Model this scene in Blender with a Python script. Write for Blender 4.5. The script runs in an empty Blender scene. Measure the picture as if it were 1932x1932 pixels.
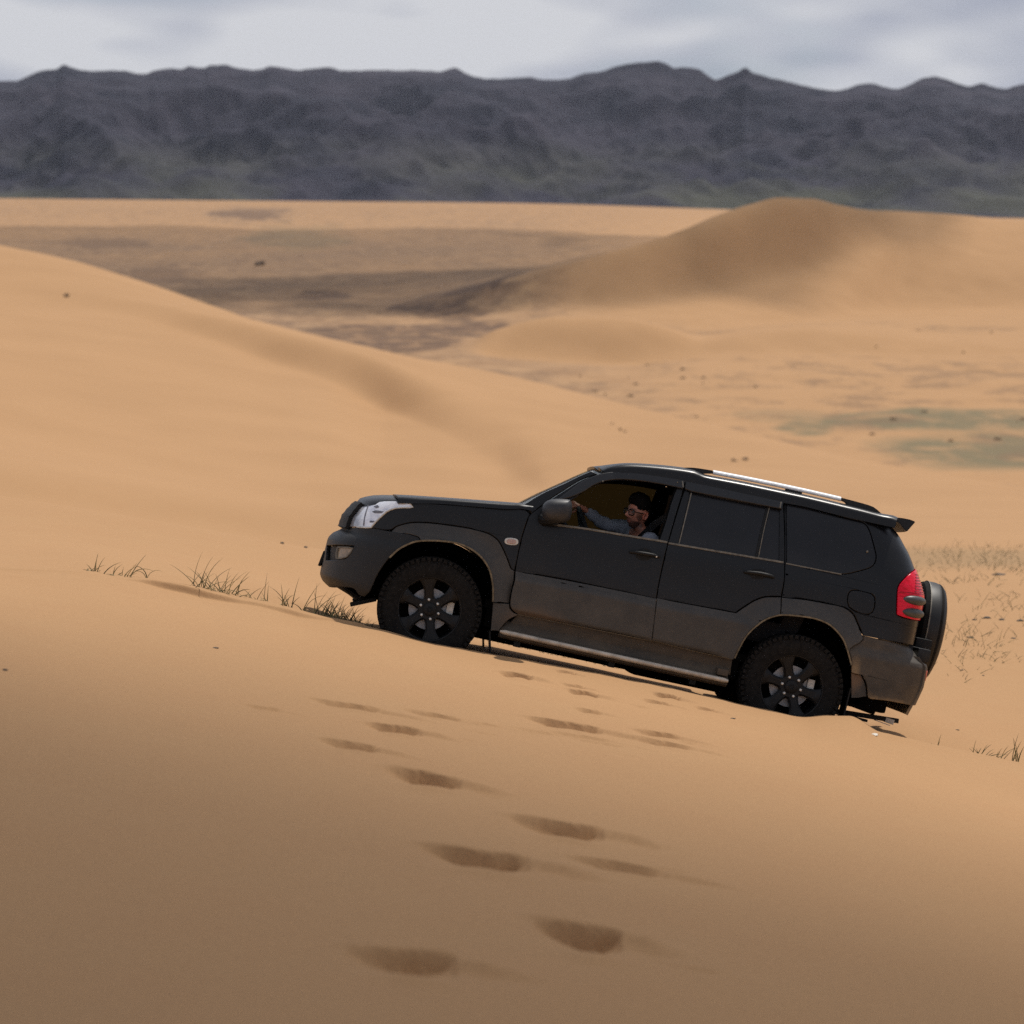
import bpy, bmesh, math, random
import numpy as np
from math import radians, sin, cos, tan, pi, sqrt, atan, atan2
from mathutils import Vector, Matrix, noise as mnoise, geometry as mgeo

rnd = random.Random(7)
C = bpy.context.scene.collection
SC = bpy.context.scene

# ------------------------------------------------------------------ camera
PITCH = radians(6.8); TH = 0.1935
cam_d = bpy.data.cameras.new('camera'); cam = bpy.data.objects.new('camera', cam_d); C.objects.link(cam)
cam.location = (0, 0, 0); cam.rotation_euler = (radians(90) - PITCH, 0, 0)
cam_d.sensor_fit = 'HORIZONTAL'; cam_d.sensor_width = 24; cam_d.lens = 12 / TH
cam_d.clip_start = 0.1; cam_d.clip_end = 60000
cam_d.dof.use_dof = True; cam_d.dof.focus_distance = 20.0; cam_d.dof.aperture_fstop = 1.6
SC.camera = cam
SC.view_settings.view_transform = 'Standard'; SC.view_settings.look = 'None'
SC.view_settings.exposure = 0.0; SC.view_settings.gamma = 1.0
try: SC.view_settings.use_curve_mapping = False
except Exception: pass
SC.cycles.use_denoising = False
SC.cycles.max_bounces = 8; SC.cycles.transparent_max_bounces = 12
SC.cycles.volume_bounces = 0

# ------------------------------------------------------------------ light
SUN_EL, SUN_AZ = radians(59), radians(35)          # azimuth from +Y towards +X
sd = Vector((cos(SUN_EL) * sin(SUN_AZ), cos(SUN_EL) * cos(SUN_AZ), sin(SUN_EL)))
sl = bpy.data.lights.new('sun', 'SUN'); sl.energy = 3.4; sl.angle = radians(0.8); sl.color = (1.0, 0.95, 0.87)
so = bpy.data.objects.new('sun', sl); C.objects.link(so); so.rotation_euler = sd.to_track_quat('Z', 'Y').to_euler()
so.location = (0, 0, 50)

w = bpy.data.worlds.new('World'); SC.world = w; w.use_nodes = True
nt = w.node_tree; N = nt.nodes; Lk = nt.links; N.clear()
def wn(t, **k):
    n = N.new(t)
    for a, b in k.items(): setattr(n, a, b)
    return n
out = wn('ShaderNodeOutputWorld')
sky = wn('ShaderNodeTexSky', sky_type='NISHITA', sun_disc=False, sun_elevation=SUN_EL, sun_rotation=SUN_AZ, altitude=1200)
bg1 = wn('ShaderNodeBackground'); bg1.inputs[1].default_value = 0.08
bg2 = wn('ShaderNodeBackground'); bg2.inputs[1].default_value = 1.0
tc = wn('ShaderNodeTexCoord'); mp = wn('ShaderNodeMapping'); mp.inputs['Scale'].default_value = (1, 1, 3.2)
mp.inputs['Location'].default_value = (0.33, 0.0, 0.42)
n1 = wn('ShaderNodeTexNoise'); n1.inputs['Scale'].default_value = 4.2; n1.inputs['Detail'].default_value = 5; n1.inputs['Roughness'].default_value = .5
r1 = wn('ShaderNodeValToRGB'); r1.color_ramp.elements[0].position = .36; r1.color_ramp.elements[1].position = .56
r1.color_ramp.elements[0].color = (.30, .30, .30, 1)
n2 = wn('ShaderNodeTexNoise'); n2.inputs['Scale'].default_value = 8.5; n2.inputs['Detail'].default_value = 2.5
r2 = wn('ShaderNodeValToRGB'); e = r2.color_ramp.elements
e[0].position = .38; e[0].color = (.32, .35, .445, 1); e[1].position = .60; e[1].color = (.64, .65, .685, 1)
mx = wn('ShaderNodeMixShader')
Lk.new(tc.outputs['Generated'], mp.inputs[0]); Lk.new(mp.outputs[0], n1.inputs[0]); Lk.new(mp.outputs[0], n2.inputs[0])
Lk.new(n1.outputs[0], r1.inputs[0]); Lk.new(n2.outputs[0], r2.inputs[0]); Lk.new(r2.outputs[0], bg2.inputs[0])
Lk.new(sky.outputs[0], bg1.inputs[0]); Lk.new(r1.outputs[0], mx.inputs[0]); Lk.new(bg1.outputs[0], mx.inputs[1])
Lk.new(bg2.outputs[0], mx.inputs[2]); Lk.new(mx.outputs[0], out.inputs[0])

# ------------------------------------------------------------------ survey of the place: sight lines -> points
FW = np.array([0, cos(PITCH), -sin(PITCH)]); UPV = np.array([0, sin(PITCH), cos(PITCH)]); RT = np.array([1., 0, 0])
def sight(x, y):                     # survey coordinates on a 1932 square -> direction
    return FW + RT * ((x - 966) / 966 * TH) - UPV * ((y - 966) / 966 * TH)
def at_depth(x, y, d):
    r = sight(x, y); return r * (d / r[1])

# ------------------------------------------------------------------ helpers
def lnk(o, parent=None):
    C.objects.link(o)
    if parent is not None: o.parent = parent
    return o
def tag(o, label=None, cat=None, group=None, kind=None):
    if label: o['label'] = label
    if cat: o['category'] = cat
    if group: o['group'] = group
    if kind: o['kind'] = kind
    return o
def obj(name, bm, mat, parent=None, smooth=True, angle=35):
    me = bpy.data.meshes.new(name); bm.to_mesh(me); bm.free()
    mats = mat if isinstance(mat, (list, tuple)) else [mat]
    for m in mats: me.materials.append(m)
    if smooth:
        me.polygons.foreach_set('use_smooth', [True] * len(me.polygons))
        me.set_sharp_from_angle(angle=radians(angle))
    o = bpy.data.objects.new(name, me); return lnk(o, parent)
def empty(name, M=None, parent=None):
    o = bpy.data.objects.new(name, None); lnk(o, parent); o.empty_display_size = .2
    if M is not None: o.matrix_world = M
    return o
def box(bm, c, s, rot=None, bevel=0):
    r = bmesh.ops.create_cube(bm, size=1)
    vs = r['verts']; M = Matrix.Diagonal((*s, 1))
    if rot is not None: M = rot.to_4x4() @ M
    M = Matrix.Translation(c) @ M
    bmesh.ops.transform(bm, matrix=M, verts=vs)
    if bevel:
        ed = list({e for v in vs for e in v.link_edges})
        bmesh.ops.bevel(bm, geom=ed, offset=bevel, segments=2, affect='EDGES', profile=.7)
def tube(bm, pts, rads, seg=8, cap=True):
    pts = [Vector(p) for p in pts]
    if not hasattr(rads, '__len__'): rads = [rads] * len(pts)
    rings = []
    ref = None
    for i, p in enumerate(pts):
        t = (pts[min(i + 1, len(pts) - 1)] - pts[max(i - 1, 0)]).normalized()
        if ref is None: ref = t.orthogonal().normalized()
        ref = (ref - t * ref.dot(t)).normalized(); b = t.cross(ref)
        rings.append([bm.verts.new(p + (ref * cos(2 * pi * k / seg) + b * sin(2 * pi * k / seg)) * rads[i]) for k in range(seg)])
    for a, b in zip(rings, rings[1:]):
        for k in range(seg): bm.faces.new((a[k], a[(k + 1) % seg], b[(k + 1) % seg], b[k]))
    if cap:
        bm.faces.new(rings[0][::-1]); bm.faces.new(rings[-1])
def lathe_y(bm, prof, seg=64, c=(0, 0, 0)):       # prof: (y, r) rotated about the y axis
    rings = []
    for y, r in prof:
        if r < 1e-6: rings.append([bm.verts.new((c[0], c[1] + y, c[2]))])
        else: rings.append([bm.verts.new((c[0] + r * cos(2 * pi * k / seg), c[1] + y, c[2] + r * sin(2 * pi * k / seg))) for k in range(seg)])
    for a, b in zip(rings, rings[1:]):
        if len(a) == 1 and len(b) == 1: continue
        for k in range(seg):
            k2 = (k + 1) % seg
            if len(a) == 1: bm.faces.new((a[0], b[k2], b[k]))
            elif len(b) == 1: bm.faces.new((a[k], a[k2], b[0]))
            else: bm.faces.new((a[k], a[k2], b[k2], b[k]))
def mirror_obj(o, parent=None, name=None):        # the same part on the other flank
    me = o.data.copy(); n = len(me.vertices); co = np.empty(n * 3); me.vertices.foreach_get('co', co)
    co = co.reshape(-1, 3); co[:, 1] *= -1; me.vertices.foreach_set('co', co.ravel()); me.flip_normals(); me.update()
    c = o.copy(); c.data = me; lnk(c, parent or o.parent); return c
def pchip(xs, ys):
    xs = np.array(xs, float); ys = np.array(ys, float); h = np.diff(xs); d = np.diff(ys) / h
    m = np.zeros(len(xs)); 
    for i in range(1, len(xs) - 1):
        if d[i - 1] * d[i] > 0:
            w1 = 2 * h[i] + h[i - 1]; w2 = h[i] + 2 * h[i - 1]; m[i] = (w1 + w2) / (w1 / d[i - 1] + w2 / d[i])
    m[0] = d[0]; m[-1] = d[-1]
    def f(x):
        x = np.clip(np.asarray(x, float), xs[0], xs[-1]); i = np.clip(np.searchsorted(xs, x) - 1, 0, len(h) - 1)
        t = (x - xs[i]) / h[i]; t2 = t * t; t3 = t2 * t
        return (2 * t3 - 3 * t2 + 1) * ys[i] + (t3 - 2 * t2 + t) * h[i] * m[i] + (-2 * t3 + 3 * t2) * ys[i + 1] + (t3 - t2) * h[i] * m[i + 1]
    return f
def sstep(a, b, x):
    t = np.clip((x - a) / (b - a), 0, 1); return t * t * (3 - 2 * t)

# ------------------------------------------------------------------ materials
class Mat:
    def __init__(s, name, rough=.5, metal=0, base=(.5, .5, .5)):
        s.m = bpy.data.materials.new(name); s.m.use_nodes = True; s.t = s.m.node_tree; s.n = s.t.nodes; s.l = s.t.links
        s.b = s.n['Principled BSDF']; s.b.inputs['Roughness'].default_value = rough; s.b.inputs['Metallic'].default_value = metal
        s.b.inputs['Base Color'].default_value = (*base, 1)
        s.tc = s.n.new('ShaderNodeTexCoord')
    def node(s, t, **k):
        n = s.n.new(t)
        for a, b in k.items(): setattr(n, a, b)
        return n
    def noise(s, scale, detail=4, rough=.5, vec=None, stretch=None, coord='Object'):
        n = s.n.new('ShaderNodeTexNoise'); n.inputs['Scale'].default_value = scale; n.inputs['Detail'].default_value = detail; n.inputs['Roughness'].default_value = rough
        v = vec or s.tc.outputs[coord]
        if stretch:
            m = s.n.new('ShaderNodeMapping'); m.inputs['Scale'].default_value = stretch; s.l.new(v, m.inputs[0]); v = m.outputs[0]
        s.l.new(v, n.inputs[0]); return n.outputs[0]
    def ramp(s, fac, stops):
        r = s.n.new('ShaderNodeValToRGB'); e = r.color_ramp.elements
        while len(e) < len(stops): e.new(.5)
        for i, (p, c) in enumerate(stops):
            e[i].position = p; e[i].color = (*c, 1) if hasattr(c, '__len__') else (c, c, c, 1)
        s.l.new(fac, r.inputs[0]); return r.outputs[0]
    def mix(s, fac, a, b, mode='MIX'):
        m = s.n.new('ShaderNodeMix'); m.data_type = 'RGBA'; m.blend_type = mode
        for sock, v in ((m.inputs[0], fac), (m.inputs[6], a), (m.inputs[7], b)):
            if hasattr(v, 'links'): s.l.new(v, sock)
            elif hasattr(v, '__len__'): sock.default_value = (*v, 1)
            else: sock.default_value = v
        return m.outputs[2]
    def math(s, op, a, b=0., clamp=False):
        m = s.n.new('ShaderNodeMath'); m.operation = op; m.use_clamp = clamp
        for sock, v in ((m.inputs[0], a), (m.inputs[1], b)):
            if hasattr(v, 'links'): s.l.new(v, sock)
            else: sock.default_value = v
        return m.outputs[0]
    def color(s, c): s.l.new(c, s.b.inputs['Base Color'])
    def rough(s, c): s.l.new(c, s.b.inputs['Roughness'])
    def bump(s, h, strength=.3, dist=.01, prev=None):
        b = s.n.new('ShaderNodeBump'); b.inputs['Strength'].default_value = strength; b.inputs['Distance'].default_value = dist
        s.l.new(h, b.inputs['Height'])
        if prev: s.l.new(prev, b.inputs['Normal'])
        s.l.new(b.outputs[0], s.b.inputs['Normal']); return b.outputs[0]
def set_in(m, k, v): m.b.inputs[k].default_value = v

# sand and desert ground
def ground_mat():
    g = Mat('sand', rough=.92); set_in(g, 'Specular IOR Level', .12)
    at = g.node('ShaderNodeVertexColor'); at.layer_name = 'cover'; sep = g.node('ShaderNodeSeparateColor'); g.l.new(at.outputs[0], sep.inputs[0])
    big = g.noise(.08, 4, .5, coord='Object'); mid = g.noise(1.3, 5, .6); fine = g.noise(60, 3, .7); grain = g.noise(420, 2, .6)
    c = g.ramp(big, [(.3, (.425, .245, .119)), (.7, (.495, .290, .145))])
    c = g.mix(g.math('MULTIPLY', g.ramp(mid, [(.35, 0.), (.75, 1.)]), .35), c, (.43, .222, .105))
    c = g.mix(g.math('MULTIPLY', g.ramp(fine, [(.3, 0.), (.7, 1.)]), .22), c, (.30, .175, .09))
    c = g.mix(g.math('MULTIPLY', g.ramp(grain, [(.4, 0.), (.62, 1.)]), .30), c, (.52, .32, .165))
    c = g.mix(g.math('MULTIPLY', g.ramp(g.noise(130, 2, .8), [(.35, 0.), (.65, 1.)]), .42), c, (.31, .172, .078))
    c = g.mix(g.math('MULTIPLY', g.ramp(g.noise(48, 3, .8), [(.40, 0.), (.62, 1.)]), .22), c, (.57, .34, .165))
    far = g.noise(.011, 8, .66, stretch=(1, .55, 1)); far2 = g.noise(.09, 6, .7, stretch=(1, .6, 1))
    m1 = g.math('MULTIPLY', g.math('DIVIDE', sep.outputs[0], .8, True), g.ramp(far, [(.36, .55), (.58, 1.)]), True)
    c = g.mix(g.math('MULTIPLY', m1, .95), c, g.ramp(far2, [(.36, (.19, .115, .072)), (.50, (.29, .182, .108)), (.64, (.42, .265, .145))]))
    m1b = g.math('MULTIPLY', g.math('MULTIPLY', g.math('SUBTRACT', sep.outputs[0], .8, True), 5., True), g.ramp(far2, [(.40, .0), (.52, 1.)]), True)
    c = g.mix(g.math('MULTIPLY', m1b, .85), c, (.10, .062, .046))
    m2 = g.math('MULTIPLY', sep.outputs[1], g.ramp(far2, [(.38, .35), (.52, 1.)]), True)
    c = g.mix(g.math('MULTIPLY', m2, .9), c, (.17, .145, .085))
    blot = g.ramp(g.noise(.055, 7, .75, stretch=(1, .5, 1)), [(.50, 0.), (.60, 1.)])
    c = g.mix(g.math('MULTIPLY', g.math('MULTIPLY', sep.outputs[2], blot), .72), c, (.20, .125, .075))
    g.color(c)
    n = g.bump(g.noise(9, 4, .6, stretch=(1, .6, 1)), .22, .02)
    n = g.bump(fine, .30, .004, n); g.bump(grain, .35, .0016, n)
    return g.m
SAND = ground_mat()

def rock_mat():
    g = Mat('mountain_rock', rough=.95); set_in(g, 'Specular IOR Level', .05)
    a = g.noise(.003, 8, .62); b = g.noise(.0016, 6, .55, stretch=(1, 1, 2))
    c = g.ramp(a, [(.36, (.028, .029, .042)), (.62, (.054, .050, .066))])
    sx = g.node('ShaderNodeSeparateXYZ'); g.l.new(g.tc.outputs['Object'], sx.inputs[0])
    low = g.ramp(g.math('DIVIDE', g.math('ADD', sx.outputs[2], 40), 300.), [(.15, 1.), (.75, 0.)])
    c = g.mix(g.math('MULTIPLY', low, g.ramp(b, [(.42, 0.), (.6, 1.)])), c, (.078, .078, .062))
    g.color(c); return g.m
ROCK = rock_mat()

def dusty(name, base, dust, lo, hi, rough, coat=0., top=.0, spec=.5, streak=True):
    g = Mat(name, rough=rough); set_in(g, 'Specular IOR Level', spec)
    sx = g.node('ShaderNodeSeparateXYZ'); g.l.new(g.tc.outputs['Object'], sx.inputs[0])
    h = g.math('SUBTRACT', 1., g.math('DIVIDE', sx.outputs[2], 1.15), True)       # low on the car = dustier
    n = g.noise(2.2, 6, .62); f = g.noise(14, 5, .7); sp = g.noise(110, 3, .7)
    k = g.math('ADD', g.math('MULTIPLY', h, hi - lo), lo)
    k = g.math('MULTIPLY', k, g.ramp(n, [(.30, .35), (.68, 1.35)]))
    k = g.math('MULTIPLY', k, g.ramp(f, [(.3, .72), (.7, 1.2)]))
    k = g.math('MULTIPLY', k, g.ramp(sp, [(.35, .78), (.65, 1.15)]), True)
    c = g.mix(k, base, dust); g.color(c)
    r = g.math('ADD', g.math('MULTIPLY', k, .45), rough, True); g.rough(r)
    set_in(g, 'Coat Weight', coat); set_in(g, 'Coat Roughness', .25)
    g.bump(sp, .12, .0008)
    return g.m
PAINT = dusty('black_car_paint', (.0045, .0046, .0058), (.105, .085, .064), .010, .24, .33, .10, spec=.3)
CLAD = dusty('dusty_grey_cladding', (.026, .0262, .0265), (.16, .140, .115), .16, .56, .48, 0, spec=.4)
BUMPER = dusty('black_bumper_plastic', (.0075, .0075, .008), (.11, .090, .068), .02, .12, .48, 0, spec=.4)
def stain(m, spots, col):
    t = m.node_tree; n = t.nodes; b = n['Principled BSDF']; src = b.inputs['Base Color'].links[0].from_socket
    tc_ = n.new('ShaderNodeTexCoord'); nz = n.new('ShaderNodeTexNoise'); nz.inputs['Scale'].default_value = 7; nz.inputs['Detail'].default_value = 8; nz.inputs['Roughness'].default_value = .7; t.links.new(tc_.outputs['Object'], nz.inputs[0])
    acc = None
    for (u, z, ru, rz, k) in spots:
        mp__ = n.new('ShaderNodeMapping'); mp__.vector_type = 'POINT'; mp__.inputs['Location'].default_value = (-u / ru, 0, -z / rz); mp__.inputs['Scale'].default_value = (1 / ru, 0, 1 / rz); t.links.new(tc_.outputs['Object'], mp__.inputs[0])
        ln = n.new('ShaderNodeVectorMath'); ln.operation = 'LENGTH'; t.links.new(mp__.outputs[0], ln.inputs[0])
        a = n.new('ShaderNodeMath'); a.operation = 'ADD'; t.links.new(ln.outputs['Value'], a.inputs[0]); t.links.new(nz.outputs[0], a.inputs[1])
        r = n.new('ShaderNodeMapRange'); r.inputs[1].default_value = 1.75; r.inputs[2].default_value = 1.15; r.inputs[4].default_value = k; t.links.new(a.outputs[0], r.inputs[0])
        if acc is None: acc = r.outputs[0]
        else:
            mxx = n.new('ShaderNodeMath'); mxx.operation = 'MAXIMUM'; t.links.new(acc, mxx.inputs[0]); t.links.new(r.outputs[0], mxx.inputs[1]); acc = mxx.outputs[0]
    mx_ = n.new('ShaderNodeMix'); mx_.data_type = 'RGBA'; t.links.new(acc, mx_.inputs[0]); t.links.new(src, mx_.inputs[6]); mx_.inputs[7].default_value = (*col, 1); t.links.new(mx_.outputs[2], b.inputs['Base Color'])
REARBUMP = dusty('muddy_bumper_plastic', (.018, .0175, .017), (.20, .16, .115), .18, .58, .5, 0, spec=.4)
stain(REARBUMP, [(3.50, .345, .30, .10, 1.), (3.22, .50, .05, .20, .5), (3.30, .40, .10, .10, .5)], (.36, .245, .125))
stain(CLAD, [(.80, .42, .26, .14, .55), (1.25, .40, .35, .09, .4), (3.25, .60, .06, .14, .9), (2.05, .30, .25, .10, .3)], (.15, .095, .058))
STEP = dusty('dusty_step_plastic', (.018, .018, .018), (.20, .15, .10), .30, .45, .6, 0, spec=.35)
def plain(name, base, rough, metal=0, spec=.5, var=.0, scale=30):
    g = Mat(name, rough, metal, base); set_in(g, 'Specular IOR Level', spec)
    n = g.noise(scale, 4, .6)
    lo = tuple(x * (.78 - var) for x in base); hi = tuple(min(1, x * (1.18 + var)) for x in base)
    g.color(g.ramp(n, [(.3, lo), (.7, hi)])); return g.m
RUBBER = plain('tyre_rubber', (.013, .012, .0112), .85, spec=.15, var=.2, scale=40)
RIMBLK = plain('matt_black_rim', (.0055, .0055, .006), .5, spec=.3, var=.1)
DARK = plain('black_plastic', (.008, .008, .008), .6, spec=.3)
SHADE = plain('smoked_visor_plastic', (.012, .012, .0135), .33, spec=.5)
VOIDM = plain('underbody_black', (.004, .004, .004), .9, spec=.1)
STEEL = plain('brake_disc_steel', (.30, .31, .33), .45, .6)
NUT = plain('lug_nut_steel', (.72, .71, .67), .3, .3)
CHROME = plain('dusty_chrome_tube', (.50, .44, .36), .42, .2, var=.15, scale=9)
RAILW = plain('silver_roof_rail', (.84, .85, .87), .4, .0)
SEAL = plain('dusty_window_strip', (.155, .14, .11), .6, var=.2, scale=25)
GASK = plain('door_gasket', (.05, .047, .042), .7)
MUDLIP = plain('mud_caked_lip', (.17, .135, .085), .9, var=.3, scale=22)
SEATM = plain('seat_cloth', (.022, .022, .024), .9, spec=.2)
BELT = plain('seat_belt_webbing', (.035, .035, .036), .8)
REDL = Mat('red_lamp_lens', .18, 0, (.62, .008, .035)); set_in(REDL, 'Coat Weight', .1); set_in(REDL, 'Specular IOR Level', .25)
REDL.b.inputs['Emission Color'].default_value = (0, 0, 0, 1)
_c = REDL.ramp(REDL.noise(70, 2, .5, stretch=(.3, .3, 2.2)), [(.35, (.60, .001, .012)), (.65, (.90, .006, .045))]); REDL.color(_c); REDL = REDL.m
REDD = plain('dark_red_rib', (.28, .004, .012), .3)
REDR = plain('pink_reflector', (.55, .09, .10), .3)
HEADL = Mat('headlamp_reflector', .22, .75, (.7, .72, .76)); set_in(HEADL, 'Coat Weight', .8)
_n = HEADL.noise(9, 3, .55, stretch=(1, 1, 1.8)); _x = HEADL.node('ShaderNodeSeparateXYZ'); HEADL.l.new(HEADL.tc.outputs['Object'], _x.inputs[0])
_a = HEADL.ramp(HEADL.math('ADD', HEADL.math('ADD', _x.outputs[0], 1.0), HEADL.math('MULTIPLY', _x.outputs[2], .30)), [(.60, 0.), (.66, 1.)])
_b = HEADL.ramp(_n, [(.32, (.66, .67, .76)), (.48, (.93, .93, .96))])
HEADL.color(HEADL.mix(_a, HEADL.ramp(HEADL.noise(18, 4, .6), [(.3, (.28, .29, .32)), (.7, (.50, .51, .54))]), _b)); set_in(HEADL, 'Metallic', .35)
HEADL.bump(_n, .4, .015); HEADL = HEADL.m
REFL = plain('lamp_inner_shade', (.17, .165, .19), .3, .2, var=.2, scale=30)
FOGL = plain('fog_lamp_lens', (.34, .27, .19), .25, .1, var=.1, scale=12)
INDL = plain('side_repeater_lens', (.48, .33, .28), .3, .1, scale=80)
WHITEP = plain('pale_trim', (.62, .60, .55), .4)
BONE = plain('bleached_shell', (.75, .70, .60), .7)
def tint_glass(name, col, rough=.05, body=(.003, .003, .0035), tr=.5):
    m = bpy.data.materials.new(name); m.use_nodes = True; t = m.node_tree; n = t.nodes; n.clear()
    o = n.new('ShaderNodeOutputMaterial'); mix = n.new('ShaderNodeMixShader'); T = n.new('ShaderNodeBsdfTransparent'); T.inputs[0].default_value = (*col, 1)
    P = n.new('ShaderNodeBsdfPrincipled'); P.inputs['Roughness'].default_value = rough
    tcn = n.new('ShaderNodeTexCoord'); no = n.new('ShaderNodeTexNoise'); no.inputs['Scale'].default_value = 5; no.inputs['Detail'].default_value = 6
    cr = n.new('ShaderNodeValToRGB'); cr.color_ramp.elements[0].color = (*body, 1); cr.color_ramp.elements[1].color = (*[x * 2.4 + .003 for x in body], 1)
    t.links.new(tcn.outputs['Object'], no.inputs[0]); t.links.new(no.outputs[0], cr.inputs[0]); t.links.new(cr.outputs[0], P.inputs['Base Color'])
    mix.inputs[0].default_value = 1 - tr
    t.links.new(T.outputs[0], mix.inputs[1]); t.links.new(P.outputs[0], mix.inputs[2]); t.links.new(mix.outputs[0], o.inputs[0]); return m
PRIVACY = tint_glass('privacy_glass', (.03, .03, .035), .28, (.006, .006, .0075), .25)
OLIVE = tint_glass('olive_tinted_glass', (.030, .029, .016), .08, (.004, .004, .003), .62)
WINDSC = tint_glass('windscreen_glass', (.80, .88, .86), .04, (.02, .025, .025), .55)
LENS = tint_glass('spectacle_lens', (.9, .9, .9), .05, (.02, .02, .02), .85)
GRASSM = Mat('dune_grass', .7)
_r = GRASSM.node('ShaderNodeObjectInfo')
GRASSM.color(GRASSM.ramp(GRASSM.noise(7, 3, .6), [(.38, (.04, .043, .02)), (.50, (.12, .12, .05)), (.60, (.34, .29, .14))])); GRASSM = GRASSM.m
DRYG = Mat('dry_straw', .75); DRYG.color(DRYG.ramp(DRYG.noise(9, 3, .6), [(.35, (.16, .135, .055)), (.6, (.45, .36, .19))])); DRYG = DRYG.m
SCRUB = Mat('desert_scrub', .85); SCRUB.color(SCRUB.ramp(SCRUB.noise(.3, 4, .6), [(.35, (.10, .06, .036)), (.65, (.17, .115, .07))])); SCRUB = SCRUB.m
PEB = plain('dark_pebble', (.05, .04, .032), .8)

# ------------------------------------------------------------------ where the car stands
Uax = Vector((0.97663018, 0.01591815, -0.21433644)); Wax = Vector((-0.04328491, 0.99138746, -0.12360148)); Vax = Vector((0.21052295, 0.12999047, 0.96890792))
ORG = Vector((-0.65739454, 20.5164861, -3.18594396)); HUB = .39
CM = Matrix(((Uax.x, Wax.x, Vax.x, 0), (Uax.y, Wax.y, Vax.y, 0), (Uax.z, Wax.z, Vax.z, 0), (0, 0, 0, 1)))
CM.translation = ORG - Vax * HUB
_O = np.array(ORG); _U = np.array(Uax); _W = np.array(Wax); _V = np.array(Vax)
def plane_z(X, Y, h=0.):             # ground plane under the wheels, h above the tyre bottoms
    P0 = _O - _V * (HUB - h); return P0[2] - (_V[0] * (X - P0[0]) + _V[1] * (Y - P0[1])) / _V[2]

# ------------------------------------------------------------------ terrain
def hashn(ix, iy, s):
    n = (ix * 374761393 + iy * 668265263 + s * 1442695041) & 0xFFFFFFFF
    n = ((n ^ (n >> 13)) * 1274126177) & 0xFFFFFFFF
    return ((n ^ (n >> 16)) & 0xFFFF) / 65535.0
def vnoise(x, y, s=0):
    ix = np.floor(x).astype(np.int64); iy = np.floor(y).astype(np.int64); fx = x - ix; fy = y - iy
    fx = fx * fx * fx * (fx * (fx * 6 - 15) + 10); fy = fy * fy * fy * (fy * (fy * 6 - 15) + 10)
    a = hashn(ix, iy, s); b = hashn(ix + 1, iy, s); c = hashn(ix, iy + 1, s); d = hashn(ix + 1, iy + 1, s)
    return (a + (b - a) * fx) * (1 - fy) + (c + (d - c) * fx) * fy
def fbm(x, y, o=4, s=0, g=.5):
    r = 0; a = 1; t = 0
    for i in range(o): r = r + a * vnoise(x * 2 ** i, y * 2 ** i, s + i); t += a; a *= g
    return r / t - .5
def ridged(x, y, o=5, s=0):
    r = 0; a = 1; t = 0
    for i in range(o): r = r + a * (1 - np.abs(2 * vnoise(x * 2 ** i, y * 2 ** i, s + i) - 1)); t += a; a *= .5
    return r / t

def px_row(pts):                     # (x, y, depth) sight points -> a = X/Y, depth, z
    r = []
    for x, y, d in pts:
        P = at_depth(x, y, d); r.append((P[0] / P[1], d, P[2]))
    return r
def xz(x): return (x - 966) / 966 * TH / .99
ROWS = []
ROWS.append([(a, .6, -1.75 - .06 * a) for a in (-.3, 0, .3)])
ROWS.append([(a, 3.5, -2.02 - .14 * a * 3.5) for a in (-.3, 0, .3)])
ROWS.append([(a, 7.5, -2.42 - .17 * a * 7.5 - .05 * abs(a) * 7) for a in (-.3, -.1, 0, .1, .3)])
ROWS.append([(a, 12.5, -2.84 - .178 * a * 12.5) for a in (-.3, -.1, 0, .1, .3)])
ROWS.append([(a, 16.5, z) for a, z in ((-.3, -2.16), (-.19, -2.60), (-.095, -2.86), (0, -3.13), (.095, -3.44), (.19, -3.81), (.3, -4.3))])
crest = [(-500, 1040), (0, 1075), (160, 1082), (252, 1096), (326, 1114), (409, 1130), (492, 1144), (574, 1164), (640, 1173), (720, 1186), (810, 1211), (880, 1224), (966, 1238), (1100, 1263), (1250, 1292), (1340, 1313), (1442, 1336), (1519, 1350), (1560, 1347), (1602, 1348), (1660, 1378), (1758, 1402), (1932, 1440), (2400, 1540)]
ROWS.append(px_row([(x, y, 19.42) for x, y in crest]))
top = [(-500, 1037), (0, 1072), (160, 1079), (202, 1086), (257, 1092), (279, 1093), (337, 1101), (368, 1107), (409, 1117), (450, 1128), (492, 1136), (547, 1148), (602, 1162), (666, 1172), (720, 1189), (810, 1216), (880, 1229), (966, 1243), (1100, 1269), (1250, 1298), (1340, 1319), (1442, 1342), (1519, 1356), (1560, 1351), (1602, 1351), (1660, 1379), (1758, 1403), (1932, 1441), (2400, 1540)]
ROWS.append(px_row([(x, y, 19.475) for x, y in top]))
def plane_row(d, left, right, h=.06, x0=730, x1=1620):
    r = px_row([(x, y, d) for x, y in left])
    for x in np.linspace(x0, x1, 8):
        a = xz(x); r.append((a, d, plane_z(a * d, d, h)))
    return r + px_row([(x, y, d) for x, y in right])
ROWS.append(plane_row(20.0, [(-500, 1030), (0, 1066), (160, 1073), (257, 1086), (337, 1096), (409, 1110), (492, 1128), (574, 1150), (640, 1172)], [(1640, 1378), (1700, 1402), (1800, 1426), (1932, 1452), (2400, 1550)]))
ROWS.append(plane_row(21.7, [(-500, 1010), (0, 1046), (160, 1052), (257, 1064), (337, 1075), (409, 1087), (492, 1105), (574, 1130), (640, 1158)], [(1700, 1350), (1800, 1368), (1932, 1400), (2400, 1490)], h=.15))
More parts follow.
